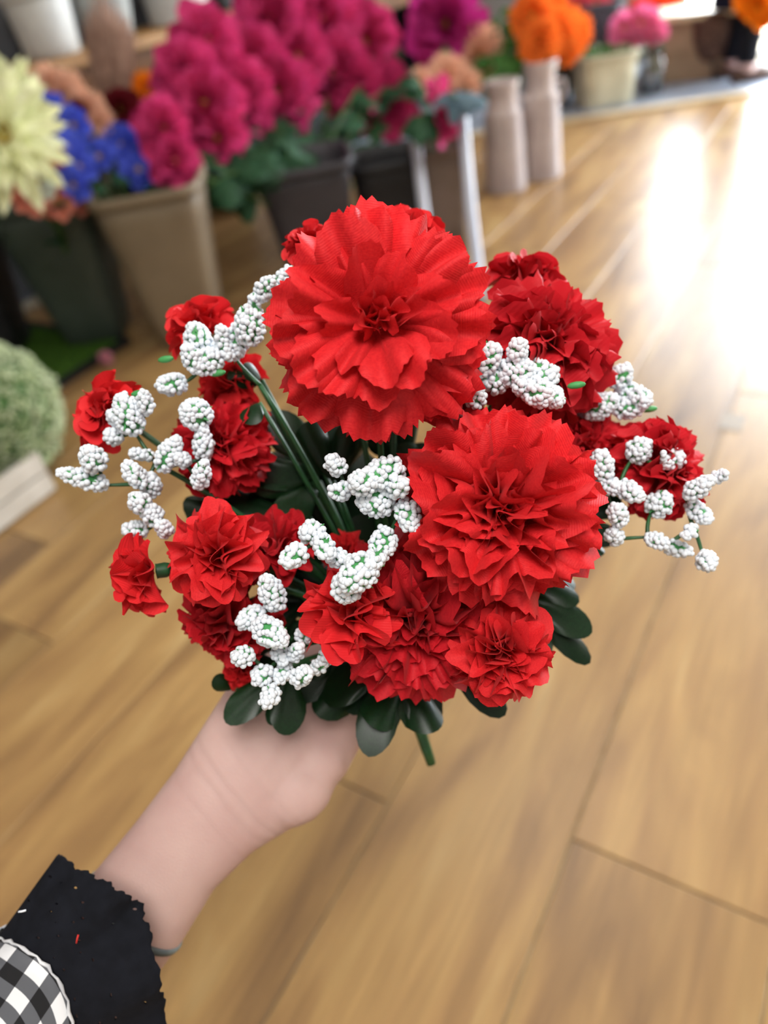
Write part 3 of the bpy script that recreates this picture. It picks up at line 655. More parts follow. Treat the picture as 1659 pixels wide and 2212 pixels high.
m_.tube(seam, [.0007 + .0003 * math.sin(k * 1.9) for k in range(61)], 6); m_.build('frayed_seam', THR, slv)
for (tx, ty, dx, dy, c_) in ((167, 2028, 4, -18, lin(190, 40, 34)), (48, 1968, 16, -3, lin(220, 224, 230))):
    m_ = MB(); a_ = P(tx - dx / 2, ty - dy / 2, .337); b_ = P(tx + dx / 2, ty + dy / 2, .337); m_.tube([a_, (a_ + b_) / 2 + bb * .0004, b_], .0005, 5)
    m_.build('loose_thread', mat('loose_thread', c_, .8, noise=(80, c_, .4, .6)), ruf)
# thin band on the wrist, just showing from under the frill
m_ = MB(); wc = at(292, 1968, .394); wa = (at(378, 1848, .397) - at(200, 2075, .392)).normalized(); wb = (view - wa * view.dot(wa)).normalized(); wx = wa.cross(wb); ring = []
for k in range(49):
    th_ = 2 * math.pi * k / 48; ring.append((wx * math.cos(th_) * .0287 + wb * math.sin(th_) * .0238))
m_.tube(ring, .0021, 8)
m_.build('wrist_band', mat('grey_green_band', lin(112, 124, 124), .5, noise=(50, lin(70, 80, 82), .4, .6)), None, label='thin grey green band around the wrist at the lace cuff', cat='bracelet').location = wc

# ------------------------------------------------------------------ the shop display behind
# turf mat
TURF = mat('green_turf', lin(74, 108, 40), .9, .1, noise=(60, lin(52, 86, 28), .35, .7))
BLKP = mat('black_plastic', lin(22, 22, 25), .55, .4, noise=(20, lin(30, 30, 33), .4, .6))  # also colours the panel that paints the under-shelf shadow
mx1, my1 = -2.33 * K, 1.72 * K
mat_t = thing('turf_mat', (mx1 - .36, my1 - .9, 0), 'green artificial turf mat with a dark edge beside the flower buckets', 'mat')
mb = MB(); mb.box((0, 0, .008), (.72, 1.8, .016)); mb.build('mat_base', TURF, mat_t, False)
mb = MB(); mb.box((.375, 0, .009), (.03, 1.84, .018)); mb.box((0, .915, .009), (.72, .03, .018)); mb.build('mat_edge', BLKP, mat_t, False)
mb = MB(); r = random.Random(3)
for i in range(5200):
    x, y = r.uniform(-.35, .35), r.uniform(-.88, .88); a = r.uniform(0, 6.28); h_ = r.uniform(.012, .026); w_ = .0022
    mb.add([(x - w_ * math.cos(a), y - w_ * math.sin(a), .015), (x + w_ * math.cos(a), y + w_ * math.sin(a), .015), (x + r.uniform(-.008, .008), y + r.uniform(-.008, .008), .015 + h_)], [(0, 1, 2)])
mb.build('turf_blades', TURF, mat_t, kind='stuff')

# shelf unit along the wall
WOODS = mat('honey_shelf_wood', lin(176, 132, 78), .5, .4, noise=(5, lin(146, 104, 58), .35, .7))
WOODD = mat('brown_fascia_wood', lin(122, 82, 46), .6, .3, noise=(6, lin(92, 60, 34), .35, .7))
SX = -2.8 * K; SZ = .885 * K
y0, y1 = .6, 5.0
sh = thing('display_shelf', (SX - .16, (y0 + y1) / 2, 0), 'honey brown wooden display shelf with white pots standing on it', 'shelf')
def lb(name, c, d, m, parent):
    mb = MB(); mb.box((0, 0, 0), d); o = mb.build(name, m, parent, False); o.location = Vector(c) - parent.location; bv = o.modifiers.new('edge', 'BEVEL'); bv.width = .003; bv.segments = 1; return o
lb('shelf_board', (SX - .165, (y0 + y1) / 2, SZ - .02), (.33, y1 - y0, .04), WOODS, sh)
lb('fascia_board', (SX - .04, (y0 + y1) / 2, SZ - .115), (.03, y1 - y0, .15), WOODD, sh)
for yy in (y0 + .03, (y0 + y1) / 2, y1 - .03): lb('upright', (SX - .165, yy, (SZ - .04) / 2), (.31, .06, SZ - .04), BLKP, sh)
lb('back_shade_panel', (XW + .03, (y0 + y1) / 2, SZ / 2), (.02, y1 - y0, SZ - .05), BLKP, sh)  # black panel paints in the shadow under the shelf, behind the buckets

WHT = mat('white_glaze', lin(226, 228, 224), .45, .5, noise=(8, lin(208, 210, 208), .4, .6))
GRY = mat('pale_grey_glaze', lin(176, 180, 176), .6, .4, noise=(8, lin(156, 160, 158), .4, .6))
def pot(name, px, py, r0, r1, h_, m, label, cat='pot', group=None, z=SZ, xx=None, ribs=0, rim=True, sq=None, rz=0, loc=None):
    loc = loc or onx(px, py, xx if xx is not None else SX - .14); loc = Vector((loc.x, loc.y, z))
    t = thing(name, loc, label, cat, group, rz)
    prof = [(0, 0), (r0 * .96, 0), (r0, .004)]
    nseg = ribs * 4 if ribs else 6
    for i in range(1, nseg + 1):
        f_ = i / nseg; rr = r0 + (r1 - r0) * f_
        if ribs: rr += .0022 * math.sin(i * math.pi / 2)
        prof.append((rr, .004 + (h_ - .004) * f_))
    prof += [(r1 - .008, h_), (r1 - .012, h_ - .03), (r0 * .85, h_ * .3), (0, h_ * .28)]
    mb = MB(); mb.lathe(prof, 36, sq=sq); mb.build('pot_body', m, t)
    if rim:
        mb = MB(); mb.lathe([(r1 - .006, h_ - .03), (r1 + .007, h_ - .028), (r1 + .008, h_ - .002), (r1 + .002, h_ + .003), (r1 - .008, h_), (r1 - .010, h_ - .02)], 36, sq=sq); mb.build('rim', m, t)
    return t
pot('white_pot', 118, 118, .095, .112, .20, WHT, 'round white pot with a rolled rim on the wooden shelf')
pot('grey_pot', 245, 92, .085, .125, .24, GRY, 'tapered pale grey pot between two white pots on the shelf')
pot('ribbed_white_pot', 392, 45, .125, .14, .20, WHT, 'wide white pot with horizontal ribs on the wooden shelf', ribs=12, rim=False)
pot('black_pot', 478, 32, .06, .08, .22, BLKP, 'small black pot at the end of the white pots on the shelf')
pot('cream_pot', 560, 18, .09, .11, .22, GRY, 'cream grey pot on the shelf behind the magenta peonies')

# buckets
TAN = mat('tan_bucket_plastic', lin(128, 113, 92), .55, .4, noise=(6, lin(118, 103, 83), .4, .6))
OLV = mat('grey_green_bucket_plastic', lin(70, 80, 72), .5, .4, noise=(6, lin(60, 70, 62), .4, .6))
CHA = mat('charcoal_bucket_plastic', lin(62, 60, 66), .5, .4, noise=(6, lin(52, 50, 56), .4, .6))
def bucket(name, base, r0, r1, h_, m, label, rz=YAW, sq=6, cat='bucket'):
    t = pot(name, 0, 0, r0, r1, h_, m, label, cat, None, z=base[2] if len(base) > 2 else 0, rim=True, sq=sq, rz=rz, loc=Vector((base[0], base[1], 0)))
    return t
bt = onz(412, 742); tan = bucket('tan_bucket', (bt.x - .03, bt.y + .06), .10, .158, .49, TAN, 'tan tapered bucket holding blue flowers')
bo = onz(205, 742); bucket('grey_green_bucket', (bo.x - .03, bo.y + .06, .017), .10, .165, .47, OLV, 'dark grey green bucket standing on the turf mat')
bc = onz(690, 600); bucket('charcoal_bucket', (bc.x - .02, bc.y + .05), .11, .165, .40, CHA, 'charcoal bucket under the magenta peonies')
bk = onz(20, 760); bucket('black_bucket', (bk.x - .02, bk.y - .02, .017), .10, .15, .46, BLKP, 'black bucket holding the cream dahlia on the turf mat')
bx = onz(860, 560); bucket('black_crate_pot', (bx.x - .05, bx.y + .1), .12, .14, .34, BLKP, 'black square pot between charcoal bucket and pale stand leg')

# stand with two pale bowed legs and the brown planter between them
CHR = mat('pale_blue_white_lacquer', lin(206, 212, 228), .25, .6, noise=(4, lin(190, 198, 218), .4, .6))
BRN = mat('grey_brown_planter', lin(112, 96, 86), .6, .3, noise=(7, lin(96, 82, 72), .4, .6))
f1 = onz(938, 600); f2 = onz(1042, 652)
st = thing('plant_stand', (f1 + f2) / 2, 'plant stand with two pale bowed metal legs beside the brown planter', 'stand')
for f_, tx, ty, dx in ((f1, 897, 275, -1.32), (f2, 998, 225, -1.15)):
    top = onx(tx, ty, dx); mid = (f_ + top) / 2 + Vector((0, 0, 0)) - R0 * .012
    mb = MB(); mb.tube([q - st.location for q in bez(f_, mid, top, 12)], .018, 12); mb.build('leg', CHR, st)
ta, tb_ = onx(897, 275, -1.32), onx(998, 225, -1.15)
mb = MB(); mb.tube([ta - st.location, tb_ - st.location], .012, 10); mb.build('crossbar', CHR, st)
bp_ = onz(970, 560); bucket('brown_planter', (bp_.x - .06, bp_.y + .10), .07, .085, .36, BRN, 'tall grey brown planter between the pale stand legs', cat='planter')

# two tall ribbed vases
VAS = mat('pink_grey_ribbed_ceramic', lin(196, 182, 178), .5, .4, noise=(9, lin(178, 164, 162), .4, .6))
def vase(px, py, h_, label):
    p = onz(px, py); t = thing('ribbed_vase', p, label, 'vase', 'ribbed ceramic vases')
    prof = [(0, 0), (.086, 0)]; n = 20
    for i in range(n * 3 + 1):
        f_ = i / (n * 3); prof.append(((.088 - .012 * f_ + .0036 * math.cos(i * 2 * math.pi / 3)), .006 + f_ * h_ * .68))
    prof += [(.074, h_ * .72), (.064, h_ * .78), (.060, h_ * .86), (.066, h_ * .96), (.070, h_), (.063, h_), (.055, h_ * .85), (0, h_ * .7)]
    mb = MB(); mb.lathe(prof, 30); mb.build('vase_body', VAS, t)
    hb = MB(); hb.tube([(.062, 0, h_ * .82), (.095, 0, h_ * .82), (.102, 0, h_ * .72), (.078, 0, h_ * .64)], .007, 8); h_o = hb.build('handle', VAS, t); h_o.rotation_euler.z = .4
    return p
v1 = vase(1092, 408, .42, 'ribbed pinkish vase with a red petal fallen at its foot'); v2 = vase(1168, 380, .45, 'ribbed pinkish vase holding the orange flower spray')
mb = MB(); V, Fc, U = petal_verts(6, 8, .9, cup=.25, curl=.3, ruf=.1); mb.add([Vector(p) * .05 for p in V], Fc)
o = mb.build('fallen_petal', RED, None, label='red fabric petal fallen on the floor by a ribbed vase', cat='petal'); p = onz(1080, 418); o.location = p + UP * .004; o.rotation_euler = (.1, 0, .8)
PNKF = mat('pink_pompom_fabric', lin(226, 160, 176), .8, .2, noise=(40, lin(206, 134, 154), .4, .6), trans=.2)
mb = MB(); r = random.Random(2)
for i in range(30):
    V, Fc, U = petal_verts(3, 4, .6, cup=.2, curl=-.2); d_ = Vector((r.gauss(0, 1), r.gauss(0, 1), abs(r.gauss(0, 1)) * .8)).normalized()
    mm = frame_to(d_, (0, 0, .022), r.uniform(0, 6)) @ Matrix.Rotation(.9, 4, 'X') @ Matrix.Scale(.026, 4); mb.add([mm @ Vector(p) for p in V], Fc)
o = mb.build('fallen_blossom', PNKF, None, label='small pink blossom lying at the corner of the turf mat', cat='blossom'); o.location = onz(234, 790) + UP * .003

# ---------------------------------------------------------------- display flowers
def fabric(name, c1, c2, trans=.2): return mat(name, c1, .75, .2, trans=trans, noise=(16, c2, .35, .7), var=.12)
FM = {
    'magenta': fabric('magenta_peony_fabric', lin(190, 20, 92), lin(236, 92, 156)), 'purple': fabric('purple_pink_peony_fabric', lin(186, 32, 124), lin(212, 70, 156)),
    'blue': fabric('blue_flower_fabric', lin(64, 82, 206), lin(112, 132, 236)), 'peach': fabric('peach_flower_fabric', lin(238, 186, 156), lin(246, 206, 180)),
    'maroon': fabric('maroon_flower_fabric', lin(92, 12, 24), lin(120, 22, 34)), 'orange': fabric('orange_flower_fabric', lin(240, 116, 42), lin(250, 150, 60)),
    'amber': fabric('amber_flower_fabric', lin(244, 160, 20), lin(250, 120, 30)), 'cream': fabric('cream_green_dahlia_fabric', lin(240, 240, 208), lin(222, 228, 168)),
    'salmon': fabric('salmon_flower_fabric', lin(228, 148, 126), lin(214, 124, 104)), 'pink': fabric('pink_flower_fabric', lin(232, 100, 150), lin(240, 140, 180)),
    'hot': fabric('hot_pink_flower_fabric', lin(226, 70, 96), lin(236, 110, 120)), 'white': fabric('white_flower_fabric', lin(226, 232, 220), lin(206, 216, 200)),
    'flame': fabric('flame_orange_fabric', lin(244, 88, 40), lin(236, 60, 30)),
}
FLEAF = mat('display_leaf_fabric', lin(40, 84, 52), .6, .3, trans=.15, noise=(12, lin(28, 62, 40), .35, .7), var=.2)
BLEAF = mat('blue_grey_leaf_fabric', lin(92, 116, 128), .6, .3, trans=.15, noise=(12, lin(74, 96, 110), .35, .7), var=.1)
FERN = mat('fern_green_fabric', lin(66, 118, 44), .6, .3, trans=.2, noise=(12, lin(48, 92, 34), .35, .7), var=.2)
FST = mat('display_stem', lin(70, 104, 48), .6, .3, noise=(20, lin(56, 86, 38), .4, .6))
YEL = mat('yellow_stamen', lin(206, 170, 70), .8, .2, noise=(60, lin(170, 130, 40), .4, .6))
PV = {
    'round': [petal_verts(5, 6, .95, w0=.35, wpow=.6, bulge=.34, cup=.22, curl=.14, ruf=.15, rk=1.8, ph=k * 2.1) for k in range(3)],
    'lance': [petal_verts(5, 4, .32, w0=.9, wpow=.5, bulge=.6, cup=.10, curl=.12 - .1 * k, ruf=.02, ph=k) for k in range(3)],
    'frill': [petal_verts(4, 8, .8, teeth=1, tooth=.05, bulge=.15, ruf=.18, rk=2, ph=k * 2) for k in range(3)],
}
PMESH = {}
def pmesh(kind, mk):
    if (kind, mk) not in PMESH: PMESH[(kind, mk)] = shared(PV[kind], 'petal', FM[mk])
    return PMESH[(kind, mk)]
FR = {   # (count, tilt, length, base radius, base height)
    'peony': ('round', [(7, -8, 1.0, .10, 0), (7, 22, .9, .10, .05), (6, 46, .74, .08, .08), (5, 66, .56, .05, .1)]),
    'open': ('round', [(6, 5, 1.0, .08, 0), (5, 35, .72, .07, .05)]),
    'dahlia': ('lance', [(12, -12, 1.0, .1, 0), (12, 8, .95, .1, .03), (10, 28, .82, .1, .06), (8, 50, .62, .08, .1), (5, 72, .42, .05, .12)]),
    'frilly': ('frill', [(8, -15, 1.0, .06, 0), (8, 15, .95, .06, .04), (7, 42, .8, .06, .06), (5, 68, .64, .04, .06)]),
}
leafP = petal_verts(5, 4, .55, w0=.2, wpow=.5, bulge=.75, cup=-.12, curl=-.15, fold=-.05)
LFM = {m.name: shared([leafP], 'leaf', m)[0] for m in (FLEAF, BLEAF, FERN)}
frnd = random.Random(11)
def flower(name, c, R, axis, shape, mk, foot, label, cat='flower', group=None, nleaf=3, leafm=None, leafs=.07, center=True, droop=None):
    """a single flower stem: bloom of separate petals, stem into its vessel, leaves"""
    c = Vector(c); foot = Vector(foot); axis = Vector(axis).normalized(); leafm = leafm or FLEAF
    t = thing(name, foot, label, cat, group)
    kind, rings = FR[shape]; ms = pmesh(kind, mk); base = frame_to(axis, c - foot, frnd.uniform(0, 6))
    for n, tilt, ln, br, bz in rings:
        a0 = frnd.uniform(0, 6.28)
        for k in range(n):
            mt = base @ Matrix.Scale(R, 4) @ Matrix.Rotation(a0 + 2 * math.pi * k / n + frnd.uniform(-.15, .15), 4, 'Z') @ Matrix.Translation((0, br, bz)) \
                @ Matrix.Rotation(math.radians(tilt + frnd.uniform(-12, 12)), 4, 'X') @ Matrix.Scale(ln * frnd.uniform(.88, 1.1), 4)
            link('petal', frnd.choice(ms), t, mt)
    if center:
        mb = MB(); mb.ball((0, 0, .12 * R), .16 * R, .16 * R, .12 * R, None, 8, 6); o = mb.build('stamen', YEL, t); o.matrix_basis = base
    p0 = (c - foot) - axis * .02 * R; mid = p0 * .62 - axis * R * .5 + Vector((0, 0, .02)); pts = bez(Vector((0, 0, 0)), mid, p0, 9)
    mb = MB(); mb.tube(pts, .0045, 7); mb.build('stem', FST, t)
    for k in range(nleaf):
        f_ = frnd.uniform(.55, .93); i = f_ * 8; q = pts[int(i)].lerp(pts[min(int(i) + 1, 8)], i - int(i)); d_ = Vector((frnd.uniform(-1, 1), frnd.uniform(-1, 1), frnd.uniform(-.5, .35))) + (-Fh + R0 * .3) * .5
        d_.normalize(); zv = (UP - d_ * UP.dot(d_)).normalized(); xv = d_.cross(zv); s = leafs * frnd.uniform(.8, 1.3); mt = Matrix.Identity(4)
        for a in range(3): mt[a][0], mt[a][1], mt[a][2], mt[a][3] = xv[a] * s * 1.3, d_[a] * s, zv[a] * s, q[a]
        link('leaf', LFM[leafm.name], t, mt)
    return t
def tocam(p, up=.25, side=0.0):
    v = (CAM - Vector(p)).normalized(); return (v + UP * up + R0 * side).normalized()

cb = Vector((bc.x - .02, bc.y + .05, .14))
PEO = [(445, 95, -1.95, 78), (405, 165, -1.90, 76), (440, 230, -1.84, 82), (350, 280, -1.80, 62), (372, 350, -1.76, 62), (470, 300, -1.80, 62), (520, 215, -1.9, 78), (585, 30, -2.02, 78), (545, 130, -1.98, 70), (600, 200, -1.9, 82), (640, 130, -1.98, 76), (705, 50, -2.05, 78), (720, 160, -1.95, 84), (785, 90, -2.0, 76), (775, 195, -1.86, 66), (835, 220, -1.80, 78), (945, 240, -1.22, 66), (640, 30, -2.1, 60)]
PLAB = {3: 'magenta peony touching the amber flower and the blue flowers', 4: 'magenta peony drooping lowest over the rim of the tan bucket', 0: 'magenta peony standing out against the wooden shelf beside the ribbed white pot', 7: 'magenta peony in front of the cream grey pot on the shelf',
        15: 'magenta peony hanging lowest just above the black square pot', 16: 'magenta peony seen side-on beside the pale stand leg', 13: 'magenta peony next to the dark leaves near the purple peony', 5: 'magenta peony hanging low over the dark leaves by the tan bucket'}
for i, (px, py, xx, rp) in enumerate(PEO):
    c = onx(px, py, xx); d = (c - CAM).dot(FWD); R = rp * d / FPX
    a = frnd.uniform(0, 6.28); foot = cb + Vector((.06 * math.cos(a), .06 * math.sin(a), 0))
    if i == 16: foot = Vector((bp_.x - .06, bp_.y + .10, .17))
    ax_ = R0 + UP * .2 - Fh * .2 if i == 16 else tocam(c, .35 + frnd.uniform(-.3, .3), frnd.uniform(-.5, .5))
    flower('magenta_peony', c, R, ax_, 'peony', 'magenta', foot, PLAB.get(i, 'magenta fabric peony in the thick of the charcoal bucket bunch'), group='magenta peonies in the charcoal bucket', nleaf=5, leafs=.085)
c = onx(962, 52, -1.66); d = (c - CAM).dot(FWD)
flower('purple_peony', c, 84 * d / FPX, tocam(c, .1), 'peony', 'purple', Vector((bp_.x - .06, bp_.y + .10, .16)), 'open purple pink peony with yellow centre in the brown planter', nleaf=4)
# leafy stems filling the gap under the peonies
for i, (px, py, xx) in enumerate([(440, 410, -1.74), (560, 330, -1.80), (520, 400, -1.76), (640, 310, -1.84), (640, 360, -1.8), (730, 330, -1.82), (740, 280, -1.86), (820, 320, -1.78), (860, 130, -1.92), (890, 160, -1.8), (470, 360, -1.8), (590, 270, -1.86), (700, 390, -1.80)]):
    c = onx(px, py, xx); foot = cb + Vector((frnd.uniform(-.07, .07), frnd.uniform(-.07, .07), 0)); t = thing('leafy_stem', foot, 'dark green leafy stem hanging below the magenta peonies', 'foliage', 'leafy stems under the peonies')
    pts = bez(Vector((0, 0, 0)), Vector(((c.x - foot.x) * .3, (c.y - foot.y) * .3, max(.3, c.z - foot.z + .08))), c - foot, 9)
    mb = MB(); mb.tube(pts, .004, 6); mb.build('stem', FST, t)
    for k in range(9):
        q = pts[4 + k % 5]; d_ = Vector((frnd.uniform(-1, 1), frnd.uniform(-1, 1), frnd.uniform(-.9, .3))) - Fh * .5; d_.normalize()
        zv = (UP - Fh * .4 - d_ * (UP - Fh * .4).dot(d_)).normalized(); xv = d_.cross(zv); s = .105 * frnd.uniform(.8, 1.25); mt = Matrix.Identity(4)
        for a in range(3): mt[a][0], mt[a][1], mt[a][2], mt[a][3] = xv[a] * s * 1.5, d_[a] * s, zv[a] * s, q[a]
        link('leaf', LFM[FLEAF.name], t, mt)

pq = Vector((bp_.x - .06, bp_.y + .10, .17))
for px, py, xx, lm, lab in [(905, 262, -1.22, FLEAF, 'dark green leafy stem beside the side-on peony and the pale stand'), (885, 165, -1.5, FLEAF, 'dark green leafy stem below the purple pink peony'), (985, 212, -1.08, BLEAF, 'blue grey leafy stem under the peach dahlias'), (1025, 205, -1.08, BLEAF, 'blue grey leafy stem beside the ribbed vase')]:
    c = onx(px, py, xx); t = thing('leafy_stem', pq + Vector((frnd.uniform(-.03, .03), frnd.uniform(-.03, .03), 0)), lab, 'foliage'); cc = c - t.location
    pts = bez(Vector((0, 0, 0)), Vector((cc.x * .3, cc.y * .3, cc.z + .05)), cc, 9); mb = MB(); mb.tube(pts, .004, 6); mb.build('stem', FST, t)
    for k in range(9):
        q = pts[5 + k % 4]; d_ = Vector((frnd.uniform(-1, 1), frnd.uniform(-1, 1), frnd.uniform(-.9, .4))) - Fh * .5; d_.normalize()
        nv = UP - Fh * .6; zv = (nv - d_ * nv.dot(d_)).normalized(); xv = d_.cross(zv); s = .075 * frnd.uniform(.8, 1.25); mt = Matrix.Identity(4)
        for a in range(3): mt[a][0], mt[a][1], mt[a][2], mt[a][3] = xv[a] * s * 1.5, d_[a] * s, zv[a] * s, q[a]
        link('leaf', LFM[lm.name], t, mt)

tb = Vector((bt.x - .03, bt.y + .06, .18))
def bunch(lst, name, shape, mk, foot, label, group, nleaf=1, spread=.06, up=.4, alt=None, **kw):
    for bi, (px, py, xx, rp) in enumerate(lst):
        c = onx(px, py, xx); d = (c - CAM).dot(FWD)
        a = frnd.uniform(0, 6.28); ft = foot + Vector((spread * math.cos(a), spread * math.sin(a), 0))
        flower(name, c, rp * d / FPX, tocam(c, up + frnd.uniform(-.25, .25), frnd.uniform(-.4, .4)), shape, mk, ft, (alt or {}).get(bi, label), group=group, nleaf=nleaf, **kw)
bunch([(115, 238, -2.06, 34), (160, 272, -2.0, 38), (150, 322, -1.95, 36), (172, 362, -1.92, 40), (215, 340, -1.94, 40), (160, 402, -1.90, 40), (265, 312, -1.96, 40), (300, 368, -1.90, 46), (290, 325, -1.93, 40)], 'blue_flower', 'open', 'blue', tb, 'vivid blue ruffled flower in the tan bucket', 'blue flowers in the tan bucket', alt={0: 'small blue flower standing apart between the cream dahlia and a maroon flower', 5: 'blue flower hanging lowest next to the salmon flowers', 7: 'largest blue flower, touching the lowest magenta peony'})
bunch([(140, 200, -2.12, 44), (185, 235, -2.06, 42), (110, 185, -2.15, 40), (215, 265, -2.02, 36)], 'peach_flower', 'frilly', 'peach', tb, 'pale peach frilly flower behind the blue flowers', 'peach flowers behind the blue flowers', alt={3: 'small peach flower between the blue flowers and a maroon flower', 2: 'peach flower right behind the cream dahlia'})
bunch([(262, 240, -2.05, 48), (165, 238, -2.04, 22), (290, 270, -2.0, 30)], 'maroon_flower', 'frilly', 'maroon', tb, 'dark maroon flower behind the blue flowers', 'maroon flowers behind the blue flowers', alt={0: 'largest maroon flower at the foot of the dried grass bundle', 1: 'tiny maroon flower among the pale peach flowers', 2: 'maroon flower wedged between blue flowers and magenta peony'})
bunch([(318, 200, -2.10, 42)], 'amber_flower', 'frilly', 'amber', tb, 'amber yellow and orange flower beside the magenta peonies', None)
bunch([(328, 236, -2.04, 24)], 'taupe_flower', 'frilly', 'peach', tb, 'small pale taupe blossom below the amber flower', None)
ob = Vector((bo.x - .03, bo.y + .06, .20))
bunch([(62, 428, -1.92, 44), (122, 440, -1.92, 40), (108, 352, -1.96, 34), (165, 440, -1.95, 28)], 'salmon_flower', 'open', 'salmon', ob, 'salmon pink flower drooping over the grey green bucket', 'salmon flowers over the grey green bucket', alt={2: 'salmon flower tucked between the white flower and the blue flowers', 3: 'smallest salmon flower under the lowest blue flower'})
bunch([(85, 392, -1.90, 42)], 'white_flower', 'open', 'white', ob, 'white flower among the salmon flowers', None)
kb = Vector((bk.x - .02, bk.y - .02, .2))
bunch([(5, 292, -1.64, 140)], 'cream_dahlia', 'dahlia', 'cream', kb, 'large cream green dahlia with long pointed petals', None, up=.0)
bunch([(25, 205, -1.74, 74)], 'cream_lily', 'dahlia', 'cream', kb, 'smaller cream green dahlia behind the large one', None, up=.3)

# dried bundle in a paper cone
DRY = mat('dusty_pink_dried_grass', lin(178, 146, 128), .9, .1, noise=(40, lin(150, 116, 102), .35, .7))
cb0 = onx(250, 235, -2.12); ct = onx(240, 85, -2.16); t = thing('dried_grass_bundle', Vector((tb.x, tb.y, .18)), 'dusty pink bundle of dried grass standing above the maroon flowers', 'dried flowers'); o_ = t.location
mb = MB(); mb.tube([Vector((0, 0, 0)), (cb0 - o_) * .6, cb0 - o_], [.010, .012, .03], 10); mb.build('stem_bunch', DRY, t)
mb = MB(); r = random.Random(5)
for i in range(420):
    a = r.uniform(0, 6.28); q = math.sqrt(r.random()); sp_ = Vector((math.cos(a), math.sin(a), 0)) * q
    top = ct + sp_ * .082 + UP * (.16 * (1 - q) ** .5 * r.random()); mb.tube([cb0 - o_ + sp_ * .045, top - o_], [.0022, .0012], 4)
mb.build('grass_head', DRY, t, kind='stuff')

# baby's breath bush in a white crate
CRT = mat('whitewashed_crate_wood', lin(206, 200, 190), .7, .3, noise=(8, lin(180, 172, 160), .35, .7))
cx1, cy1 = -1.79 * K, .93 * K; cw, cl_, chh = .42, .62, .115
cr = thing('white_crate', (cx1 - cw / 2, cy1 - cl_ / 2, 0), 'whitewashed wooden crate holding the cream green flower bush', 'crate')
for nm, c, d_ in [('side_board', (cw / 2 - .007, 0, .035), (.014, cl_, .05)), ('side_board', (cw / 2 - .007, 0, .092), (.014, cl_, .05)), ('side_board', (-cw / 2 + .007, 0, .035), (.014, cl_, .05)), ('side_board', (-cw / 2 + .007, 0, .092), (.014, cl_, .05)),
                  ('end_board', (0, cl_ / 2 - .007, .035), (cw - .03, .014, .05)), ('end_board', (0, cl_ / 2 - .007, .092), (cw - .03, .014, .05)), ('end_board', (0, -cl_ / 2 + .007, .035), (cw - .03, .014, .05)), ('end_board', (0, -cl_ / 2 + .007, .092), (cw - .03, .014, .05)), ('bottom_board', (0, 0, .006), (cw - .03, cl_ - .03, .012))]:
    mb = MB(); mb.box((0, 0, 0), d_); o = mb.build(nm, CRT, cr, False); o.location = c
MOSS = mat('cream_green_floret', lin(206, 214, 178), .8, .2, noise=(30, lin(176, 192, 140), .35, .7))
bu = onx(-18, 922, -1.735); t = thing('cream_flower_bush', (bu.x, bu.y, .013), 'round cream green bush of tiny florets in the white crate', 'flowers')
mb = MB(); mb.ball((0, 0, .165), .155, .155, .155, None, 20, 14); mb.lathe([(0, 0), (.07, 0), (.07, .06), (0, .06)], 14); mb.build('bush_core', FERN, t)
mb = MB(); r = random.Random(8)
for i in range(5200):
    z = 1 - 2 * (i + .5) / 5200
    th_ = i * 2.39996; s_ = math.sqrt(1 - z * z); q = Vector((s_ * math.cos(th_), s_ * math.sin(th_), z)); lump = .168 + .010 * math.sin(q.x * 9) * math.sin(q.y * 11 + 1) * math.sin(q.z * 8) + r.uniform(-.008, .012)
    if q.z < -.86 or (math.sin(q.x * 17 + 2) * math.sin(q.y * 13) * math.sin(q.z * 15 + 1) > .62): continue
    c = q * lump + Vector((0, 0, .165)); a = r.uniform(.005, .009)
    w = [Vector((r.uniform(-1, 1), r.uniform(-1, 1), r.uniform(-1, 1))) for _ in range(2)]
    mb.add([c + q * a, c + w[0] * a, c + w[1] * a, c - w[0] * a, c - w[1] * a], [(0, 1, 2), (0, 2, 3), (0, 3, 4), (0, 4, 1), (1, 4, 3, 2)])
mb.build('florets', MOSS, t, kind='stuff')

# peach dahlias and blue-grey leaves next to the vases, orange sprays, fern
pb = Vector((bp_.x - .06, bp_.y + .10, .18))
bunch([(1035, 120, -1.52, 58), (965, 165, -1.55, 46), (1000, 190, -1.50, 40), (905, 180, -1.60, 30)], 'peach_dahlia', 'frilly', 'peach', pb, 'pale peach dahlia beside the purple pink peony', 'peach dahlias in the brown planter', leafm=BLEAF, nleaf=4, leafs=.06, spread=.03, alt={0: 'largest pale peach dahlia, next to the green fern stems', 1: 'pale peach dahlia right under the purple pink peony', 2: 'pale peach dahlia above the blue grey leaves', 3: 'smallest peach dahlia among the dark leaves by the magenta peonies'})
v2f = v2 + UP * .33; v1f = v1 + UP * .31
bunch([(1150, 35, -1.32, 52), (1200, 75, -1.25, 56), (1165, 90, -1.26, 48), (1235, 70, -1.22, 42), (1185, 20, -1.34, 46), (1225, 110, -1.2, 30)], 'orange_flower', 'frilly', 'orange', v2f, 'bright orange ruffled flower in the ribbed vase', 'orange flowers in the ribbed vase', spread=.012, up=.2)
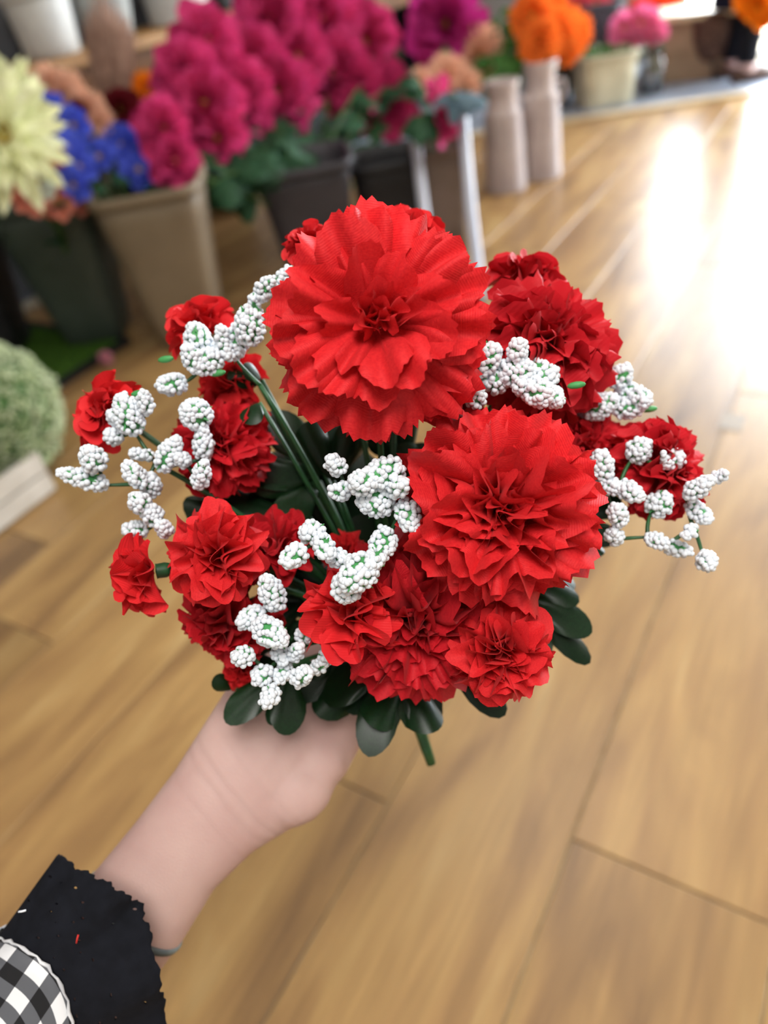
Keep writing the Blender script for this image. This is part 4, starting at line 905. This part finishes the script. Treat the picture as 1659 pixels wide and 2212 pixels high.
for i, (px, py, xx) in enumerate([(1075, 30, -1.5), (1095, 80, -1.46), (1110, 130, -1.42), (1060, 120, -1.46), (1125, 20, -1.45)]):
    c = onx(px, py, xx); foot = v1f; t = thing('fern_stem', foot + Vector((.012 * math.cos(i * 1.3), .012 * math.sin(i * 1.3), 0)), 'green fern stem rising from the ribbed vase', 'foliage', 'fern stems in the ribbed vase')
    pts = bez(Vector((0, 0, 0)), (c - foot) * .5 + UP * .06, c - foot, 10); mb = MB(); mb.tube(pts, .003, 6); mb.build('stem', FST, t)
    for k in range(18):
        q = pts[2 + k % 8]; d_ = (R0 * (1 if k % 2 else -1) + Vector((frnd.uniform(-.4, .4), frnd.uniform(-.4, .4), frnd.uniform(-.2, .7)))).normalized()
        zv = (-Fh + UP * .3 - d_ * (-Fh + UP * .3).dot(d_)).normalized(); xv = d_.cross(zv); s = .07 * frnd.uniform(.7, 1.2); mt = Matrix.Identity(4)
        for a in range(3): mt[a][0], mt[a][1], mt[a][2], mt[a][3] = xv[a] * s, d_[a] * s, zv[a] * s, q[a]
        link('leaf', LFM[FERN.name], t, mt)

# ---------------------------------------------------------------- far end of the aisle
CRM = mat('cream_planter', lin(206, 202, 176), .6, .3, noise=(8, lin(188, 184, 158), .4, .6))
p = onz(1285, 236); bucket('cream_planter_box', (p.x, p.y + .12), .14, .155, .26, CRM, 'square cream planter box with green sprigs by the aisle end', cat='planter')
t = thing('green_sprig', Vector((p.x, p.y + .12, .09)), 'low pale green sprig growing from the cream planter box', 'plant')
for k in range(26):
    a = frnd.uniform(0, 6.28); d_ = Vector((math.cos(a), math.sin(a), frnd.uniform(.5, 1.6))).normalized(); zv = (UP - d_ * UP.dot(d_)).normalized(); xv = d_.cross(zv); s = .09; mt = Matrix.Identity(4); q = Vector((.08 * math.cos(a), .08 * math.sin(a), .13))
    for a_ in range(3): mt[a_][0], mt[a_][1], mt[a_][2], mt[a_][3] = xv[a_] * s, d_[a_] * s, zv[a_] * s, q[a_]
    link('leaf', LFM[FERN.name], t, mt)
mb = MB(); mb.tube([(0, 0, 0), (0, 0, .14)], [.07, .09], 12); mb.build('root_ball', FST, t)
p = onz(1222, 240); bucket('dark_pot', (p.x - .10, p.y + .10), .08, .10, .27, BLKP, 'black round pot beside the cream planter box', sq=None)
p = onz(1292, 168); dk = Vector((p.x - .05, 5.3, 0)); bucket('dark_planter_box', dk[:2], .15, .17, .42, CHA, 'tall charcoal planter box of hot pink flowers', cat='planter')
dk.z = .2
def far(lst, name, shape, mk, foot, label, group, yy):
    for (px, py, rp) in lst:
        c = ony(px, py, yy); d = (c - CAM).dot(FWD); flower(name, c, rp * d / FPX, tocam(c, .3, frnd.uniform(-.3, .3)), shape, mk, foot + Vector((frnd.uniform(-.05, .05), frnd.uniform(-.05, .05), 0)), label, group=group, nleaf=2)
far([(1265, 25, 34), (1300, 30, 30), (1240, 10, 30), (1285, 5, 30)], 'hot_pink_flower', 'open', 'hot', dk, 'hot pink flower in the tall charcoal planter box', 'hot pink flowers in the charcoal planter', dk.y)
# low chest with a pale top and pink flowers in a glass jar in front of it
p = onz(1465, 186); ch = thing('wooden_chest', (p.x - .02, p.y + .22, 0), 'light wooden chest with a pale overhanging top', 'chest'); CHW = mat('taupe_chest_wood', lin(150, 128, 104), .6, .3, noise=(6, lin(132, 110, 88), .35, .7)); CHT = mat('pale_chest_top', lin(214, 198, 168), .5, .4, noise=(6, lin(196, 180, 150), .35, .7))
Rz = Matrix.Rotation(YAW * .4, 3, 'Z')
for nm, c, d_, m in [('chest_body', (0, 0, .16), (.44, .34, .32), CHW), ('chest_top', (0, 0, .335), (.54, .44, .03), CHT), ('drawer', (0, -.172, .22), (.38, .012, .12), CHW), ('drawer', (0, -.172, .08), (.38, .012, .12), CHW)]:
    mb = MB(); mb.box(Rz @ Vector(c), d_, Rz); mb.build(nm, m, ch, False)
GLJ = mat('clear_jar_glass', (.95, .98, 1, 1), .04, .5); GLJ.node_tree.nodes['Principled BSDF'].inputs['Transmission Weight'].default_value = 1
p = onz(1405, 205); jl = Vector((p.x, p.y, 0)); t = thing('glass_jar', jl, 'clear glass jar of pink flowers in front of the wooden chest', 'jar')
mb = MB(); mb.lathe([(0, .004), (.062, .004), (.066, .02), (.066, .17), (.05, .2), (.052, .215), (.047, .215), (.045, .2), (.06, .168), (.06, .02), (0, .012)], 28); mb.build('jar_body', GLJ, t)
far([(1350, 62, 34), (1385, 52, 36), (1410, 68, 30), (1375, 80, 26)], 'pink_flower', 'open', 'pink', jl + UP * .1, 'bright pink flower in the glass jar', 'pink flowers in the glass jar', jl.y + .05)
p = onz(1435, 160); fp = Vector((p.x + .02, 5.42, .0)); bucket('grey_flower_pot', fp[:2], .09, .12, .34, GRY, 'grey pot of flame orange flowers behind the wooden chest', sq=None)
far([(1400, 12, 26), (1430, 14, 26), (1460, 8, 24), (1380, 18, 22)], 'flame_flower', 'open', 'flame', fp + UP * .15, 'flame orange flower in the grey pot', 'flame orange flowers in the grey pot', fp.y)
# woven basket on legs
BSK = mat('brown_wicker', lin(96, 74, 64), .8, .2, noise=(60, lin(70, 52, 46), .4, .6)); p = onz(1532, 182)
wb_ = thing('wicker_basket', (p.x - .04, p.y + .14, 0), 'brown woven basket on dark legs beside the wooden chest', 'basket')
mb = MB(); prof = [(0, .10)] + [(.085 + .05 * math.sin(i / 16 * 2.2) + .004 * (i % 2), .10 + .24 * i / 16) for i in range(17)] + [(.09, .33), (0, .2)]; mb.lathe(prof, 28); mb.build('basket_body', BSK, wb_)
for k in range(4):
    a = k * math.pi / 2 + .5; mb = MB(); mb.tube([(.07 * math.cos(a), .07 * math.sin(a), .12), (.11 * math.cos(a), .11 * math.sin(a), 0)], .008, 7); mb.build('leg', FRM, wb_)
# person in navy near the door
NAVY = mat('navy_coat_cloth', lin(24, 28, 52), .85, .2, noise=(14, lin(18, 20, 40), .4, .6)); SHOE = mat('brown_shoe_leather', lin(84, 60, 48), .5, .4, noise=(20, lin(66, 46, 36), .4, .6)); TROU = mat('black_trousers', lin(16, 17, 24), .85, .2, noise=(14, lin(22, 23, 30), .4, .6))
pf = onz(1590, 176)
mb = MB(); hd = Vector((0, 0, 1.62))
mb.tube([(0, 0, .84), (0, 0, .98), (0, 0, 1.15), (0, 0, 1.34), (0, 0, 1.42), (0, 0, 1.47), (0, 0, 1.54)], [.15, .165, .14, .17, .13, .06, .055], 14)
mb.ball(hd, .078, .095, .115, None, 14, 12); mb.ball(hd + Vector((0, -.10, -.02)), .014, .02, .02, None, 8, 6)
for s_ in (-1, 1):
    mb.tube([(s_ * .08, 0, .9), (s_ * .085, -.01, .5), (s_ * .085, 0, .1), (s_ * .085, -.02, .05)], [.095, .065, .045, .04], 12)
    mb.tube([(s_ * .085, .05, .03), (s_ * .085, -.05, .035), (s_ * .085, -.15, .025)], [.03, .036, .026], 10)
    mb.tube([(s_ * .16, 0, 1.38), (s_ * .22, .01, 1.1), (s_ * .22, -.06, .86), (s_ * .21, -.09, .80)], [.055, .045, .033, .028], 10)
    mb.ball((s_ * .08, 0, 1.63), .012, .02, .03, None, 8, 6)
    for k in range(4): mb.tube([(s_ * (.195 + .010 * k), -.10, .79), (s_ * (.195 + .010 * k), -.115, .74), (s_ * (.195 + .010 * k), -.105, .70 + .005 * k)], .0085, 6)
    mb.tube([(s_ * .19, -.11, .79), (s_ * .175, -.13, .76), (s_ * .172, -.135, .73)], .009, 6)
pr = mb.build('person', SKIN_PLAIN, None, True, label='person in a long navy coat standing by the bright door', cat='person'); pr.location = Vector((pf.x, pf.y, .003)); pr.rotation_euler.z = 2.2
rm = pr.modifiers.new('merge', 'REMESH'); rm.mode = 'VOXEL'; rm.voxel_size = .008; rm.use_smooth_shade = True
mb = MB(); mb.lathe([(.175, .36), (.18, .37), (.172, .7), (.168, .98), (.15, 1.15), (.175, 1.34), (.14, 1.44), (.065, 1.49)], 28); mb.build('coat', NAVY, pr)
for s_ in (-1, 1):
    mb = MB(); mb.tube([(s_ * .165, 0, 1.40), (s_ * .225, .01, 1.1), (s_ * .225, -.06, .88)], [.07, .06, .05], 12); mb.build('coat_sleeve', NAVY, pr)
    mb = MB(); mb.tube([(s_ * .08, 0, .8), (s_ * .085, -.01, .5), (s_ * .085, 0, .1)], [.10, .072, .055], 12); mb.build('trouser_leg', TROU, pr)
    mb = MB(); mb.tube([(s_ * .085, .07, .034), (s_ * .085, .0, .04), (s_ * .085, -.09, .04), (s_ * .085, -.17, .03)], [.034, .042, .042, .03], 12); mb.build('shoe', SHOE, pr)
mb = MB(); mb.ball((0, .012, 1.66), .09, .10, .10, None, 14, 10); mb.build('hair', mat('dark_hair', lin(40, 30, 26), .6, noise=(60, lin(28, 20, 18), .4, .6)), pr)
p = ony(1650, 15, 4.4); b_ = Vector((p.x + .45, 4.6, 0)); bucket('tall_white_pot', b_[:2], .09, .12, .42, WHT, 'tall white pot of orange flowers by the bright door', sq=None)
far([(1640, 8, 34), (1655, 35, 26), (1620, -10, 34)], 'orange_yellow_flower', 'frilly', 'amber', b_ + UP * .2, 'orange yellow flower in the tall white pot by the door', 'orange yellow flowers by the door', 4.45)
# small flat grey patch on the floor
p = onz(1583, 912); mb = MB(); mb.box((0, 0, 0), (.05, .07, .0012)); o = mb.build('floor_patch', mat('grey_patch', lin(134, 122, 108), .5, noise=(60, lin(160, 142, 116), .4, .6)), None, False, label='small grey rectangular patch on the wooden floor', cat='sticker'); o.location = p + UP * .0008
